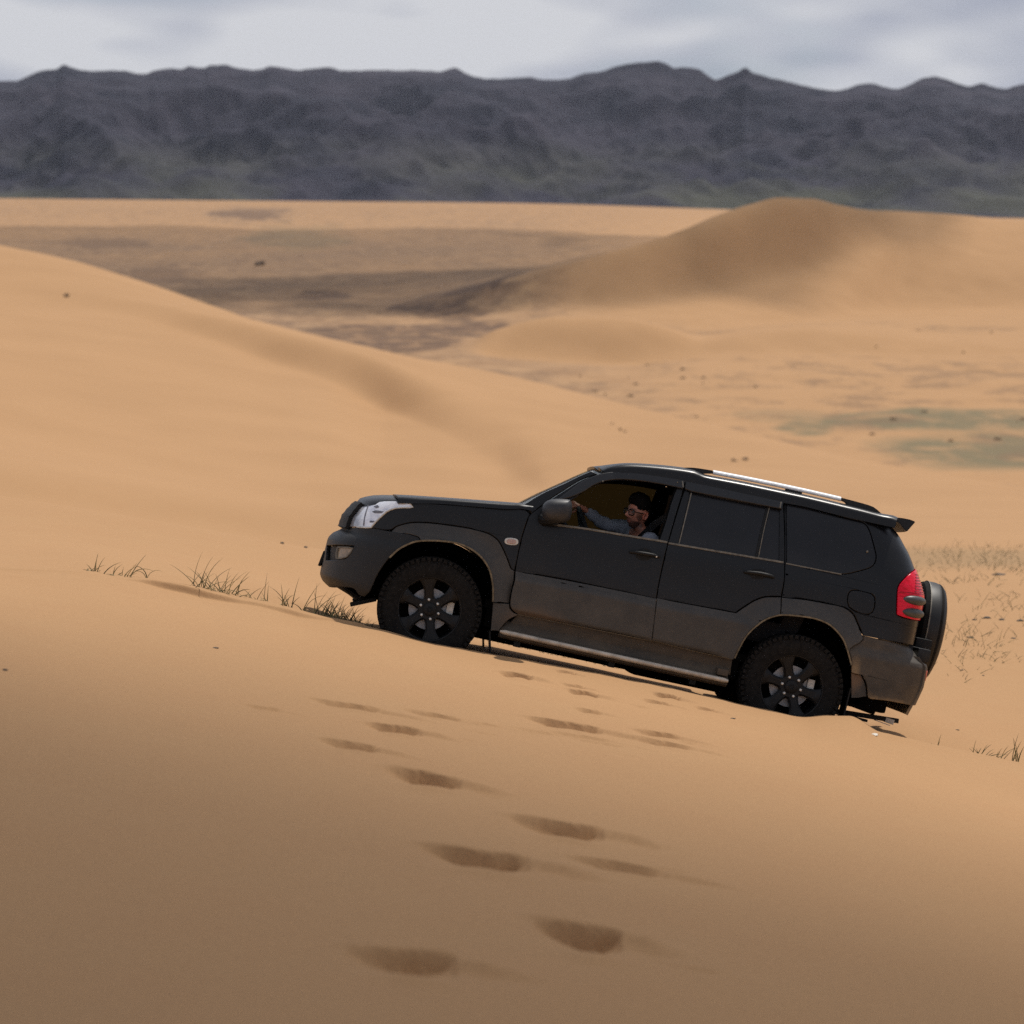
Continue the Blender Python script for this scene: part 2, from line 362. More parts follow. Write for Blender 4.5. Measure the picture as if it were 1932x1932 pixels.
ROWS.append(px_row([(-500, 980, 24.5), (0, 1008, 24.5), (300, 1044, 24.5), (600, 1112, 24.5), (760, 1170, 24.5), (966, 1222, 24.5), (1100, 1246, 24.5), (1300, 1285, 24.5), (1500, 1315, 24.5), (1700, 1297, 24.5), (1932, 1312, 24.5), (2400, 1370, 24.5)]))
ROWS.append(px_row([(-500, 880, 30), (0, 941, 30), (300, 987, 29.5), (610, 1046, 29), (760, 1080, 29), (966, 1120, 29), (1300, 1180, 29), (1700, 1195, 29), (1932, 1195, 29), (2400, 1220, 29)]))
ROWS.append(px_row([(-500, 925, 40), (0, 975, 40), (300, 1020, 40), (610, 1060, 38), (966, 1095, 38), (1300, 1125, 38), (1700, 1108, 38), (1932, 1105, 38), (2400, 1120, 38)]))
ROWS.append(px_row([(-500, 985, 70), (0, 1015, 70), (300, 1050, 70), (610, 1058, 66), (966, 1062, 62), (1300, 1052, 60), (1700, 1035, 58), (1932, 1038, 58), (2400, 1050, 58)]))
ROWS.append(px_row([(-500, 878, 113), (0, 933, 113), (300, 980, 113), (610, 1034, 110), (966, 1020, 106), (1300, 1003, 103), (1700, 995, 98), (1932, 993, 98), (2400, 1008, 98)]))
ROWS.append(px_row([(-500, 838, 118), (0, 893, 118), (300, 940, 118), (610, 992, 115), (966, 1000, 112), (1300, 996, 109), (1700, 988, 104), (1932, 986, 104), (2400, 1002, 104)]))
ROWS.append(px_row([(-500, 700, 200), (0, 800, 200), (300, 862, 200), (610, 918, 195), (800, 940, 190), (966, 945, 185), (1300, 940, 170), (1700, 958, 150), (1932, 962, 145), (2400, 985, 140)]))
# long slip band on the big flank: its foot, then its brow
ROWS.append(px_row([(-500, 440, 400), (-200, 512, 385), (0, 560, 370), (264, 610, 352), (410, 657, 335), (504, 693, 322), (615, 728, 305), (732, 786, 285), (820, 816, 265), (938, 880, 235), (1043, 912, 208), (1150, 922, 198), (1300, 928, 190), (1700, 944, 170), (1932, 952, 162), (2400, 980, 158)]))
ROWS.append(px_row([(-500, 425, 418), (-200, 492, 403), (0, 530, 389), (264, 570, 371), (410, 602, 354), (586, 648, 331), (762, 702, 303), (850, 738, 290), (938, 776, 276), (1043, 820, 256), (1150, 848, 244), (1300, 872, 226), (1700, 922, 190), (1932, 938, 178), (2400, 968, 172)]))
crest2 = [(-500, 330, 480), (0, 457, 450), (75, 472, 448), (150, 490, 445), (230, 515, 440), (300, 538, 435), (380, 566, 428), (450, 590, 420), (520, 614, 412), (580, 634, 406), (650, 651, 400), (750, 670, 388), (850, 689, 375), (1000, 722, 350), (1150, 757, 328), (1300, 790, 305), (1400, 811, 292), (1500, 836, 280), (1600, 860, 265), (1700, 882, 250), (1800, 897, 240), (1932, 917, 230), (2400, 950, 220)]
ROWS.append(px_row(crest2))
ROWS.append([(a, d, z) for a, d, z in ((-.3, 560, -30), (-.19, 540, -30), (0, 440, -40), (.1, 350, -41), (.19, 310, -40), (.3, 300, -40))])
ROWS.append([(a, 620, -46) for a in (-.3, 0, .3)])
ROWS.append([(a, 715, -46) for a in (-.3, 0, .3)])
ROWS.append([(-.3, 768, -46), (-.05, 768, -46)] + px_row([(880, 668, 768), (950, 680, 768), (1060, 686, 768), (1200, 688, 768), (1260, 682, 770), (1330, 672, 772), (1500, 664, 772), (1932, 668, 772), (2400, 670, 772)]))
ROWS.append([(-.3, 800, -46), (-.05, 800, -46)] + px_row([(880, 650, 800), (940, 622, 800), (1000, 606, 800), (1060, 599, 800), (1130, 598, 800), (1200, 606, 800), (1260, 622, 800), (1330, 640, 800), (1400, 630, 800), (1500, 621, 800), (1580, 624, 800), (1680, 633, 800), (1932, 650, 800), (2400, 655, 800)]))
ROWS.append([(-.3, 880, -46), (-.05, 880, -46), (.05, 890, -47), (.08, 935, -46), (.12, 1010, -46), (.15, 1062, -46), (.19, 1072, -46), (.3, 1050, -46)])
ROWS.append([(-.3, 1000, -46)] + px_row([(800, 603, 990), (966, 590, 990), (1100, 577, 995), (1200, 571, 1000), (1300, 557, 1014), (1450, 531, 1045), (1560, 502, 1080), (1650, 472, 1112), (1720, 450, 1140), (1800, 470, 1140), (1932, 500, 1130), (2400, 560, 1120)]))
ROWS.append([(-.3, 1160, -46)] + px_row([(700, 576, 1100), (850, 556, 1070), (966, 528, 1040), (1100, 492, 1032), (1200, 465, 1040), (1300, 429, 1058), (1350, 408, 1070), (1410, 388, 1088), (1480, 374, 1110), (1530, 375, 1126), (1580, 387, 1142), (1640, 396, 1164), (1690, 398, 1190), (1720, 400, 1205), (1800, 404, 1220), (1932, 414, 1230), (2400, 450, 1240)]))
ROWS.append([(-.3, 1700, -46), (0, 1700, -45), (.07, 1700, -40), (.19, 1700, -40), (.3, 1700, -40)])
ROWS.append(px_row([(x, y, 3000) for x, y in ((-500, 436), (0, 438), (966, 438), (1932, 446), (2400, 450))]))
ROWS.append(px_row([(x, y, 6500) for x, y in ((-500, 368), (0, 374), (400, 378), (966, 383), (1400, 396), (1932, 413), (2400, 420))]))
ROWS.append([(a, 7600, -60) for a in (-.3, 0, .3)])
ROWS.append([(a, 12000, -80) for a in (-.3, 0, .3)])
ROWF = []
for r in ROWS:
    a = [p[0] for p in r]; ROWF.append((pchip(a, [p[1] for p in r]), pchip(a, [p[2] for p in r])))
_f4, _f5 = ROWF[4], ROWF[5]                      # the slope runs straight up to the ridge edge
for _k, _d in ((5, 18.2), (6, 19.2)): ROWF.insert(_k, (lambda a, d=_d: 0 * a + d, lambda a, d=_d: _f4[1](a) + (_f5[1](a) - _f4[1](a)) * (d - 16.5) / (19.42 - 16.5)))

# footprints: centre (survey x, y), half length, height seen, strength
PRINTS = [(970, 1276, 34, 12, 1.2), (1065, 1267, 22, 8, 1.1), (1078, 1295, 26, 7, 1.1), (1097, 1309, 32, 11, 1.2), (1108, 1342, 28, 8, 1), (1255, 1311, 28, 11, 1.2), (1237, 1325, 30, 8, 1.1), (1330, 1336, 24, 8, 1),
          (495, 1336, 42, 8, .7), (650, 1331, 78, 12, .9), (740, 1372, 60, 15, 1), (655, 1404, 62, 15, 1), (815, 1348, 60, 11, .8), (900, 1362, 60, 9, .45), (1060, 1364, 78, 15, 1), (1090, 1386, 80, 10, .5), (1236, 1384, 52, 11, 1), (1252, 1402, 58, 10, 1),
          (795, 1463, 78, 24, 1), (1045, 1556, 98, 27, 1), (890, 1614, 115, 31, 1), (1160, 1632, 105, 24, .7), (1085, 1758, 92, 36, 1.1), (755, 1806, 118, 36, .95), (905, 1380, 40, 7, .3), (860, 1392, 50, 6, .3),
          (1000, 1375, 70, 7, .5), (1130, 1400, 60, 6, .45), (985, 1238 + 60, 18, 4, .5), (1150, 1285 + 30, 18, 4, .6), (1205, 1332, 24, 5, .7), (1290, 1400, 40, 6, .5), (1165, 1420, 50, 5, .3), (930, 1500, 50, 7, .3), (1190, 1590, 60, 9, .35), (1260, 1640, 50, 8, .3), (1290, 1825, 90, 14, .3)]
def base_z(A, Y):
    """height over a grid A (columns), Y (matching 2-D depths)"""
    n = len(ROWF); D = np.array([f[0](A) for f in ROWF]); Z = np.array([f[1](A) for f in ROWF])   # n x cols
    out = np.empty_like(Y)
    for j in range(len(A)):
        out[:, j] = pchip(np.log(D[:, j]), Z[:, j])(np.log(Y[:, j]))
    return out
CRD = pchip([xz(p[0]) for p in crest2], [p[2] for p in crest2])
def surf_z0(X, Y):
    a = X / Y; D = [float(f[0](a)) for f in ROWF]; Z = [float(f[1](a)) for f in ROWF]
    return float(pchip(np.log(D), Z)(np.log(Y)))
def details(X, Y, Z):
    Z = Z.copy()
    near = (Y < 32)
    # gentle wind relief
    Z += np.where(Y < 60, .030 * fbm(X * .55 + 3, Y * .40, 3, 11), 0) * sstep(3, 7, Y)
    Z += np.where(Y < 60, .006 * fbm(X * 3.1, Y * 2.2, 3, 21), 0)
    Z += sstep(40, 160, Y) * (1 - sstep(500, 700, Y)) * 1.6 * fbm(X / 75 + .4, Y / 160, 3, 31)
    pl = sstep(330, 620, Y) * (1 - sstep(5200, 6300, Y))
    Z += pl * (2.6 * fbm(X / 90, Y / 120, 4, 41) + 1.0 * fbm(X / 22, Y / 30, 3, 51))
    # broken, wind-cut ridge edge
    m = near & (Y > 18.9) & (Y < 20.2)
    Z[m] += (.012 * fbm(X[m] * 4.5, Y[m] * 5, 3, 61))
    for x, y, hl, hh, st in PRINTS:
        # walk the sight line down to the slope
        d = np.interp(y, [1240, 1300, 1400, 1500, 1600, 1750, 1932], [19, 17.3, 14.6, 12.6, 10.95, 9.1, 7.5])
        for it in range(6):
            P = at_depth(x, y, d); zb = surf_z0(P[0], P[1]); s = -P[2]; d = d * (zb / P[2]) if P[2] < -.1 else d
            d = float(np.clip(d, 6, 19.2))
        P = at_depth(x, y, d); cx, cy = P[0], P[1]
        mpp = d * TH / 966; a = hl * mpp * .95; dep = hh * mpp * 1.35 * st; b = max(.055, dep * 1.9)
        mm = (np.abs(X - cx) < a * 3.2) & (np.abs(Y - cy) < b * 4 + .2) & near
        if not mm.any(): continue
        xx = X[mm] - cx; yy = Y[mm] - cy
        wob = 1 + .35 * fbm(X[mm] * 9 + x, Y[mm] * 9, 3, int(x))
        p = xx / a + .10 * fbm(X[mm] * 6, Y[mm] * 6 + x, 2, 9)
        crumb = .42 * fbm(X[mm] * 7, Y[mm] * 7 + x, 3, 13, .4)
        q = crumb + (yy + .16 * b * np.cos(p * 2.2 + (x % 7) * .25) - .05 * xx) / b
        lon = np.where(p < .25, np.clip(1 - (np.abs(p - .25) / 1.2) ** 1.25, 0, 1), np.clip(1 - (np.abs(p - .25) / .78) ** 2.6, 0, 1)) ** .9
        top_ = .25 + .25 * (1 - lon)
        cross = np.where(q < .10, sstep(-2.1, .10, q) * .75 + .25 * sstep(-.6, .1, q), 1 - sstep(.12, .12 + .17, q))
        Z[mm] -= dep * .90 * lon * cross * wob
        rim = np.exp(-((q - .50) / .26) ** 2) * np.exp(-(p * .95) ** 4)
        Z[mm] += dep * .30 * rim * wob
        # dragged toe mark trailing to the right
        tq = (yy + .16 * (xx - a) + .03) / (b * .40) + crumb; tl__ = sstep(.7, 1.0, p) * (1 - sstep(1.4, 2.9, p))
        Z[mm] += dep * .24 * tl__ * np.exp(-(tq - .7) ** 2) * wob; Z[mm] -= dep * .26 * tl__ * np.exp(-(tq + .7) ** 2) * wob
        Z[mm] += dep * .22 * np.exp(-((q + 2.3) / .5) ** 2) * np.exp(-((p - .3) / .6) ** 2) * wob
        # sand kicked out to the right of each print
        kx = (xx - a * 1.35) / (a * .8); Z[mm] += dep * .10 * np.exp(-kx ** 2) * np.exp(-((yy + .05) / b) ** 2) * (1 + 2 * fbm(X[mm] * 12, Y[mm] * 14, 3, 7))
    return Z


AH = .205
A_in = np.linspace(-AH, AH, 600)
lft = -AH - np.geomspace(.0012, .9, 46); rgt = AH + np.geomspace(.0012, .9, 46)
A = np.concatenate([lft[::-1], A_in, rgt])
Yv = np.concatenate([np.geomspace(.6, 6.4, 40), np.arange(6.45, 19.0, .021), np.arange(19.02, 19.36, .03), np.arange(19.37, 19.60, .011), np.arange(19.62, 20.6, .03), np.geomspace(20.65, 34, 90), np.geomspace(34.4, 165, 90), np.geomspace(166, 470, 330), np.geomspace(473, 700, 60), np.geomspace(703, 1240, 210), np.geomspace(1248, 1300, 6), np.geomspace(1308, 12000, 90)])
AA, YY = np.meshgrid(A, Yv); XX = AA * YY
Acl = np.clip(A, -.28, .28)
ZZ = base_z(Acl, YY); ZZ = details(XX, YY, ZZ)
def ground_at(X, Y):
    a = X / Y; j = np.clip(np.searchsorted(A, a) - 1, 0, len(A) - 2); i = np.clip(np.searchsorted(Yv, Y) - 1, 0, len(Yv) - 2)
    ta = (a - A[j]) / (A[j + 1] - A[j]); ty = (Y - Yv[i]) / (Yv[i + 1] - Yv[i])
    return (ZZ[i, j] * (1 - ta) + ZZ[i, j + 1] * ta) * (1 - ty) + (ZZ[i + 1, j] * (1 - ta) + ZZ[i + 1, j + 1] * ta) * ty
def sight_hit(x, y, d0=6., d1=9000.):
    ds = np.geomspace(d0, d1, 1500); r = sight(x, y); r = r / r[1]
    g = ground_at(r[0] * ds, ds); k = np.argmax(r[2] * ds < g)
    return Vector((r[0] * ds[k], ds[k], g[k]))

# cover masks: R dark gravel plus painted cloud shade, G green scrub, B blotches of dead brush
def patch(x0, x1, y0, y1, soft=.35):
    """an oval patch of ground between two bearings and two depths"""
    a0, a1 = xz(x0), xz(x1)
    def dd(y): 
        r = sight(966, y); return 46. / max(.004, -r[2] / r[1])
    n, f = dd(y1), dd(y0)
    qx = (AA - (a0 + a1) / 2) / ((a1 - a0) / 2); qy = (np.log(YY) - (math.log(n) + math.log(f)) / 2) / ((math.log(f) - math.log(n)) / 2)
    wv = fbm(XX / 45, YY / 60, 5, 77, .65) * 2.0
    return 1 - sstep(1 - soft, 1 + soft, np.sqrt(qx ** 2 + qy ** 2) + wv)
plainm = sstep(0, 1, (YY - np.interp(AA, [-.3, -.19, 0, .1, .19, .3], [560, 540, 430, 350, 300, 300])) / 60)
Rm = np.zeros_like(YY)
brown_plus_shade = (1 - sstep(-.02, .09, AA)) * sstep(500, 600, YY) * (1 - .62 * sstep(2000, 3200, YY)) * .78  # brown gravel ground, with the plain's cloud shade painted into the tint
Rm = np.maximum(Rm, brown_plus_shade)
for x0, x1, y0, y1, s in ((250, 760, 455, 560, .79), (700, 1000, 568, 606, 1.), (520, 700, 548, 566, 1.), (540, 960, 612, 668, 1.), (400, 560, 418, 436, .97), (150, 420, 500, 545, .93), (100, 330, 455, 475, .9), (700, 900, 640, 668, 1.), (700, 1100, 430, 540, .55), (900, 1150, 545, 575, .4), (0, 140, 395, 410, .6)):
    Rm = np.maximum(Rm, s * patch(x0, x1, y0, y1))
Gm = np.zeros_like(YY)
for x0, x1, y0, y1, s in ((1630, 2050, 836, 895, 1.), (1540, 2050, 776, 815, 1.), (1470, 1560, 800, 830, .9), (1700, 2000, 850, 905, .8), (1400, 1560, 770, 800, .35), (480, 650, 440, 475, .5)):
    Gm = np.maximum(Gm, s * patch(x0, x1, y0, y1))
Gm = np.maximum(Gm, .35 * sstep(43, 48, YY) * (1 - sstep(54, 62, YY)) * sstep(.12, .15, AA))
Bm = plainm * (1 - sstep(1000, 1200, YY) * sstep(.02, .08, AA)) * .8
duneR = sstep(880, 960, YY) * (1 - sstep(1500, 1700, YY)) * sstep(0, .05, AA)
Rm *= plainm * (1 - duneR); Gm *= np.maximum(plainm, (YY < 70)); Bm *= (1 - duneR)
hm = sstep(755, 775, YY) * (1 - sstep(850, 880, YY)) * sstep(-.022, -.008, AA); Rm *= 1 - hm; Bm *= 1 - hm
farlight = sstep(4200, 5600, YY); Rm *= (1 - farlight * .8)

def grid_mesh(name, sel, cols, X, Y, Z, normals, mat, cover=None):
    """sel: boolean per face (rows-1, cols-1)"""
    R_, C_ = X.shape; idx = np.arange(R_ * C_).reshape(R_, C_)
    f = np.stack([idx[:-1, :-1], idx[:-1, 1:], idx[1:, 1:], idx[1:, :-1]], -1)[sel]
    used, inv = np.unique(f, return_inverse=True); inv = inv.reshape(f.shape)
    co = np.stack([X.ravel()[used], Y.ravel()[used], Z.ravel()[used]], -1)
    me = bpy.data.meshes.new(name); me.vertices.add(len(used)); me.vertices.foreach_set('co', co.ravel())
    me.loops.add(len(f) * 4); me.loops.foreach_set('vertex_index', inv.ravel().astype(np.int32))
    me.polygons.add(len(f)); me.polygons.foreach_set('loop_start', np.arange(0, len(f) * 4, 4, dtype=np.int32))
    me.update(calc_edges=True); me.polygons.foreach_set('use_smooth', [True] * len(f))
    if cover is not None:
        ca = me.color_attributes.new('cover', 'FLOAT_COLOR', 'POINT')
        cc = np.ones((len(used), 4)); 
        for i in range(3): cc[:, i] = cover[i].ravel()[used]
        ca.data.foreach_set('color', cc.ravel())
    me.materials.append(mat)
    me.normals_split_custom_set_from_vertices(normals.reshape(-1, 3)[used].tolist())
    o = bpy.data.objects.new(name, me); C.objects.link(o); return o
def grid_normals(X, Y, Z):
    P = np.stack([X, Y, Z], -1); du = np.gradient(P, axis=1); dv = np.gradient(P, axis=0)
    n = np.cross(du, dv); n /= np.linalg.norm(n, axis=-1, keepdims=True) + 1e-12; return n
NN = grid_normals(XX, YY, ZZ)
rowc = .5 * (YY[1:, 1:] + YY[:-1, :-1]); colc = .5 * (AA[1:, 1:] + AA[:-1, :-1])
t1 = np.interp(colc, [-.2, -.1, -.03, .02, .2], [70, 70, 66, 60, 60])
t2 = np.interp(colc, [-.3, -.19, 0, .1, .19, .3], [560, 540, 430, 350, 310, 300])
s_near = rowc < t1; s_flank = (rowc >= t1) & (rowc < t2)
s_big = (rowc >= 900) & (rowc < 1650) & (colc > -.005 + 0 * rowc)
s_hump = (rowc >= 730) & (rowc < 900) & (colc > -.022)
s_plain = ~(s_near | s_flank | s_big | s_hump)
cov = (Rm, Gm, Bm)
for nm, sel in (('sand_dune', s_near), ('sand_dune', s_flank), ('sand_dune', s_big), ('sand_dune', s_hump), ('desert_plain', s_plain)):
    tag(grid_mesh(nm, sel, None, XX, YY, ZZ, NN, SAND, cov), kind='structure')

# ground behind the camera, so the place goes on
bm = bmesh.new()
ring = [(-400, .62), (-3000, .62), (-3000, -3000), (3000, -3000), (3000, .62), (.62 * A[-1], .6), (.62 * A[0], .6)]
vs = [bm.verts.new((x, y, -1.9 if abs(x) < 5 else -60)) for x, y in ((A[0] * .6, .6), (A[-1] * .6, .6), (14, -30), (-14, -30))]
bm.faces.new(vs)
for f in bm.faces: 
    for v in f.verts: v.co.z = -1.76 if v.co.y > 0 else -4
tag(obj('sand_ground', bm, SAND), kind='structure')

# ------------------------------------------------------------------ mountains
sk = [(-900, 175), (-500, 140), (-250, 160), (0, 153), (50, 153), (75, 143), (100, 133), (125, 131), (140, 122), (152, 127), (170, 132), (200, 134), (230, 133), (250, 133), (275, 139), (290, 139), (305, 133), (335, 129), (357, 130), (372, 125), (385, 128), (398, 128), (412, 123), (437, 123), (460, 128), (490, 132), (506, 130), (520, 124), (540, 128), (570, 132), (600, 130), (625, 127), (650, 132), (740, 133), (800, 133), (830, 135), (860, 128), (880, 138), (900, 146), (940, 149), (966, 147), (996, 146), (1030, 150), (1066, 149), (1100, 138), (1131, 134), (1160, 124), (1191, 120), (1236, 115), (1250, 119), (1266, 128), (1290, 127), (1311, 130), (1330, 145), (1341, 150), (1365, 141), (1385, 134), (1396, 128), (1410, 137), (1441, 146), (1480, 155), (1516, 164), (1566, 171), (1590, 165), (1605, 159), (1626, 157), (1650, 163), (1676, 168), (1700, 160), (1720, 150), (1746, 144), (1765, 149), (1790, 158), (1811, 163), (1822, 160), (1831, 157), (1850, 162), (1876, 168), (1900, 160), (1916, 157), (1960, 166), (2100, 150), (2400, 170), (2900, 150)]
ma = np.linspace(-.42, .42, 900); md = np.concatenate([np.linspace(6900, 9000, 150), np.linspace(9020, 9700, 26)])
skz = pchip([xz(x) for x, y in sk], [at_depth(x, y, 9000)[2] for x, y in sk])(ma)
skz = skz + 5 * fbm(ma * 300, ma * 0 + 2, 4, 5)
MA, MY = np.meshgrid(ma, md); MX = MA * MY
t = np.clip((MY - 6900) / 2100, 0, 1); bz = -55
warp = 180 * fbm(MX / 900, MY / 900, 3, 91)
rg = ridged((MX + warp) / 760 + MY / 1500, (MY + warp) / 900 - MX / 2600, 6, 101); rg2 = ridged(MX / 260 - MY / 500, MY / 300, 4, 131)
H = bz + (skz[None, :] - bz) * (t ** 1.15)
env = np.sin(np.clip(t, 0, 1) * pi) ** .6
H += env * ((rg - .62) * 380 + (rg2 - .6) * 90)
H = np.where(MY > 9000, skz[None, :] - (MY - 9000) * .55 + 40 * (rg2 - .6) * sstep(9000, 9300, MY), H)
capH = bz + (skz[None, :] - bz) * np.clip(t, .02, 1) ** .55
H = np.minimum(H, capH)
mo = grid_mesh('mountain_range', np.ones((len(md) - 1, len(ma) - 1), bool), None, MX, MY, H, grid_normals(MX, MY, H), ROCK)
tag(mo, kind='structure')

# ------------------------------------------------------------------ car body surface
FRONT = pchip([-.20, -.10, -.033, -.003, .039, .081, .2, .344, .396, .451, .541, .594, .659, .715, .75, .79, 2], [-.48, -.60, -.705, -.781, -.846, -.868, -.870, -.866, -.84, -.790, -.777, -.751, -.709, -.646, -.58, -.5, -.5])
RC = pchip([-.3, .0, .4, .5, .69, .864, .908, 1.067, 1.175, 1.233, 1.302, 1.356, 1.386, 1.5], [3.62, 3.64, 3.646, 3.648, 3.65, 3.65, 3.633, 3.551, 3.487, 3.44, 3.384, 3.318, 3.27, 3.15])
REAR = lambda v: float(RC(v)) + .055
HW = pchip([-.3, -.12, .1, .42, .6, .80, .86, .95, 1.15, 1.32, 1.42, 1.6], [.84, .885, .912, .915, .905, .895, .882, .862, .795, .730, .68, .6])
FU0 = -.24; NF = 2.7; NR = 5.0
def fu(v): return float(FRONT(v))
def _tab(L, h, n):
    ph = np.linspace(0, pi / 2, 4000); x = L * np.sin(ph) ** (2 / n); y = h * np.clip(np.cos(ph), 0, 1) ** (2 / n)
    s_ = np.concatenate([[0], np.cumsum(np.hypot(np.diff(x), np.diff(y)))]); return ph, s_
_FP, _FS = _tab(.62, .91, NF); _RP, _RS = _tab(.5, .88, NR)
def S_ab(a, v, rear=REAR):           # body skin: girth coordinate a, height v -> (u, half width)
    h = float(HW(v))
    if a < FU0:
        ph = float(np.interp(FU0 - a, _FS, _FP)); L = FU0 - fu(v)
        return FU0 - L * sin(ph) ** (2 / NF), h * max(cos(ph), 0) ** (2 / NF)
    R = rear(v); u1 = R - .5
    if a > u1:
        ph = float(np.interp(a - u1, _RS, _RP)); return u1 + .5 * sin(ph) ** (2 / NR), h * max(cos(ph), 0) ** (2 / NR)
    return a, h
def A_of(u, v, rear=REAR, pmax=.985):
    if u < FU0:
        p = min((FU0 - u) / (FU0 - fu(v)), pmax if pmax < .95 else .9995); return FU0 - float(np.interp(math.asin(p ** (NF / 2)), _FP, _FS))
    R = rear(v); u1 = R - .5
    if u > u1: return u1 + float(np.interp(math.asin(min((u - u1) / .5, pmax) ** (NR / 2)), _RP, _RS))
    return u
def L3(u, y, v): return Vector((u, y, v + HUB))
def S3(a, v, side=-1, off=0., rear=REAR):
    def P(a, v):
        u, h = S_ab(a, v, rear); return Vector((u, -h, v + HUB))
    p = P(a, v)
    if off:
        e = .004; n = (P(a + e, v) - P(a - e, v)).cross(P(a, v + e) - P(a, v - e))
        if n.length > 1e-12: n.normalize()
        p = p + n * off
    if side > 0: p.y = -p.y
    return p
def to_uv(x, y, w):                   # survey photo pixel (full) on the plane y = w of the car
    r = FW + RT * ((x - 1450.5) / 1450.5 * TH) - UPV * ((y - 1450.5) / 1450.5 * TH)
    s = ((_O + w * _W) @ _W) / (r @ _W); P = r * s - _O; return float(P @ _U), float(P @ _V)
def trace(pts, w=None, z=None):
    ox, oy, k = z; out = []
    for p in pts:
        X, Y = ox + p[0] / k, oy + p[1] / k
        if w is None:
            u, v = to_uv(X, Y, -.88); 
            for _ in range(2):
                hh = S_ab(A_of(u, v), v)[1]; u, v = to_uv(X, Y, -max(hh, .3))
        else: u, v = to_uv(X, Y, w)
        out.append((u, v))
    return out
K = 3.01875
Z1 = (880, 1280, K); Z2 = (1400, 1280, K); Z3 = (1880, 1320, K); Z4 = (2300, 1400, 4.025); Z5 = (1500, 1300, 4.025); Z6 = (2000, 1640, K); Z7 = (880, 1500, 3.7154)
def T1(*p): return trace(p, None, Z1)
def T2(*p): return trace(p, None, Z2)
def T3(*p): return trace(p, None, Z3)
def T4(*p): return trace(p, None, Z4)
def T6(*p): return trace(p, None, Z6)
def smooth_poly(P, corner=38, step=.02):
    n = len(P); P = [Vector(p) for p in P]; isC = []
    for i in range(n):
        a = P[i] - P[i - 1]; b = P[(i + 1) % n] - P[i]
        isC.append(a.length < 1e-6 or b.length < 1e-6 or a.angle(b) > radians(corner))
    out = []
    for i in range(n):
        p0, p1, p2, p3 = P[i - 1], P[i], P[(i + 1) % n], P[(i + 2) % n]
        L = (p2 - p1).length; k = max(1, int(L / step))
        t1 = (p2 - p1) if isC[i] else (p2 - p0) * .5 * min(1, 2 * L / ((p2 - p0).length + 1e-9))
        t2 = (p2 - p1) if isC[(i + 1) % n] else (p3 - p1) * .5 * min(1, 2 * L / ((p3 - p1).length + 1e-9))
        for j in range(k):
            t = j / k; out.append(p1 * (2 * t ** 3 - 3 * t * t + 1) + t1 * (t ** 3 - 2 * t * t + t) + p2 * (-2 * t ** 3 + 3 * t * t) + t2 * (t ** 3 - t * t))
    return out
def panel(name, poly, mat, parent, off=0., gap=.0035, lip=.003, thick=.02, holes=(), rear=REAR, both=True, step=.045, corner=38, pmax=.93, smooth=True):
    """a pressed panel: outline laid on the body skin, rounded lip, returned edge"""
    loops = [poly] + list(holes); ab = []
    for lp in loops:
        q = smooth_poly(lp, corner) if smooth else [Vector(p) for p in lp]
        ab.append([Vector((A_of(p[0], p[1], rear, pmax), p[1], 0)) for p in q])
    tris = mgeo.tessellate_polygon(ab); flat = [p for lp in ab for p in lp]
    bm = bmesh.new(); vs = [bm.verts.new(p) for p in flat]
    for t in tris:
        try: bm.faces.new([vs[i] for i in t])
        except ValueError: pass
    bmesh.ops.remove_doubles(bm, verts=bm.verts, dist=1e-5)
    bmesh.ops.recalc_face_normals(bm, faces=bm.faces)
    if gap > 0:
        r = bmesh.ops.inset_region(bm, faces=list(bm.faces), thickness=gap, use_boundary=True, use_even_offset=False)
        bmesh.ops.delete(bm, geom=r['faces'], context='FACES')
        bmesh.ops.delete(bm, geom=[v for v in bm.verts if not v.link_faces], context='VERTS')
    if lip > 0: bmesh.ops.inset_region(bm, faces=list(bm.faces), thickness=.004, use_boundary=True, use_even_offset=False)
    xs = [v.co.x for v in bm.verts]; ys = [v.co.y for v in bm.verts]
    for lo, hi, ax in ((min(xs), max(xs), 0), (min(ys), max(ys), 1)):
        k = math.ceil((lo + .002) / step) * step
        while k < hi:
            no = (1, 0, 0) if ax == 0 else (0, 1, 0); co = (k, 0, 0) if ax == 0 else (0, k, 0)
            bmesh.ops.bisect_plane(bm, geom=bm.verts[:] + bm.edges[:] + bm.faces[:], dist=1e-5, plane_co=co, plane_no=no)
            k += step
    be = [e for e in bm.edges if len(e.link_faces) == 1]; bset = {v for e in be for v in e.verts}
    ex = bmesh.ops.extrude_edge_only(bm, edges=be); nv = {v for v in ex['geom'] if isinstance(v, bmesh.types.BMVert)}
    offf = off if callable(off) else (lambda u, v: off)
    for v in bm.verts:
        a, hgt = v.co.x, v.co.y; u, _ = S_ab(a, hgt, rear); o = offf(u, hgt)
        if v in nv: o -= thick + lip
        elif v in bset: o -= lip
        v.co = S3(a, hgt, -1, o, rear)
    bmesh.ops.remove_doubles(bm, verts=bm.verts, dist=1e-5)
    bm.faces.ensure_lookup_table()
    bmesh.ops.recalc_face_normals(bm, faces=bm.faces)
    s = sum(f.normal.y * f.calc_area() for f in bm.faces if abs(f.normal.y) > .3)
    if s > 0: bmesh.ops.reverse_faces(bm, faces=bm.faces)
    o = obj(name, bm, mat, parent, angle=30)
    if both: mirror_obj(o)
    return o
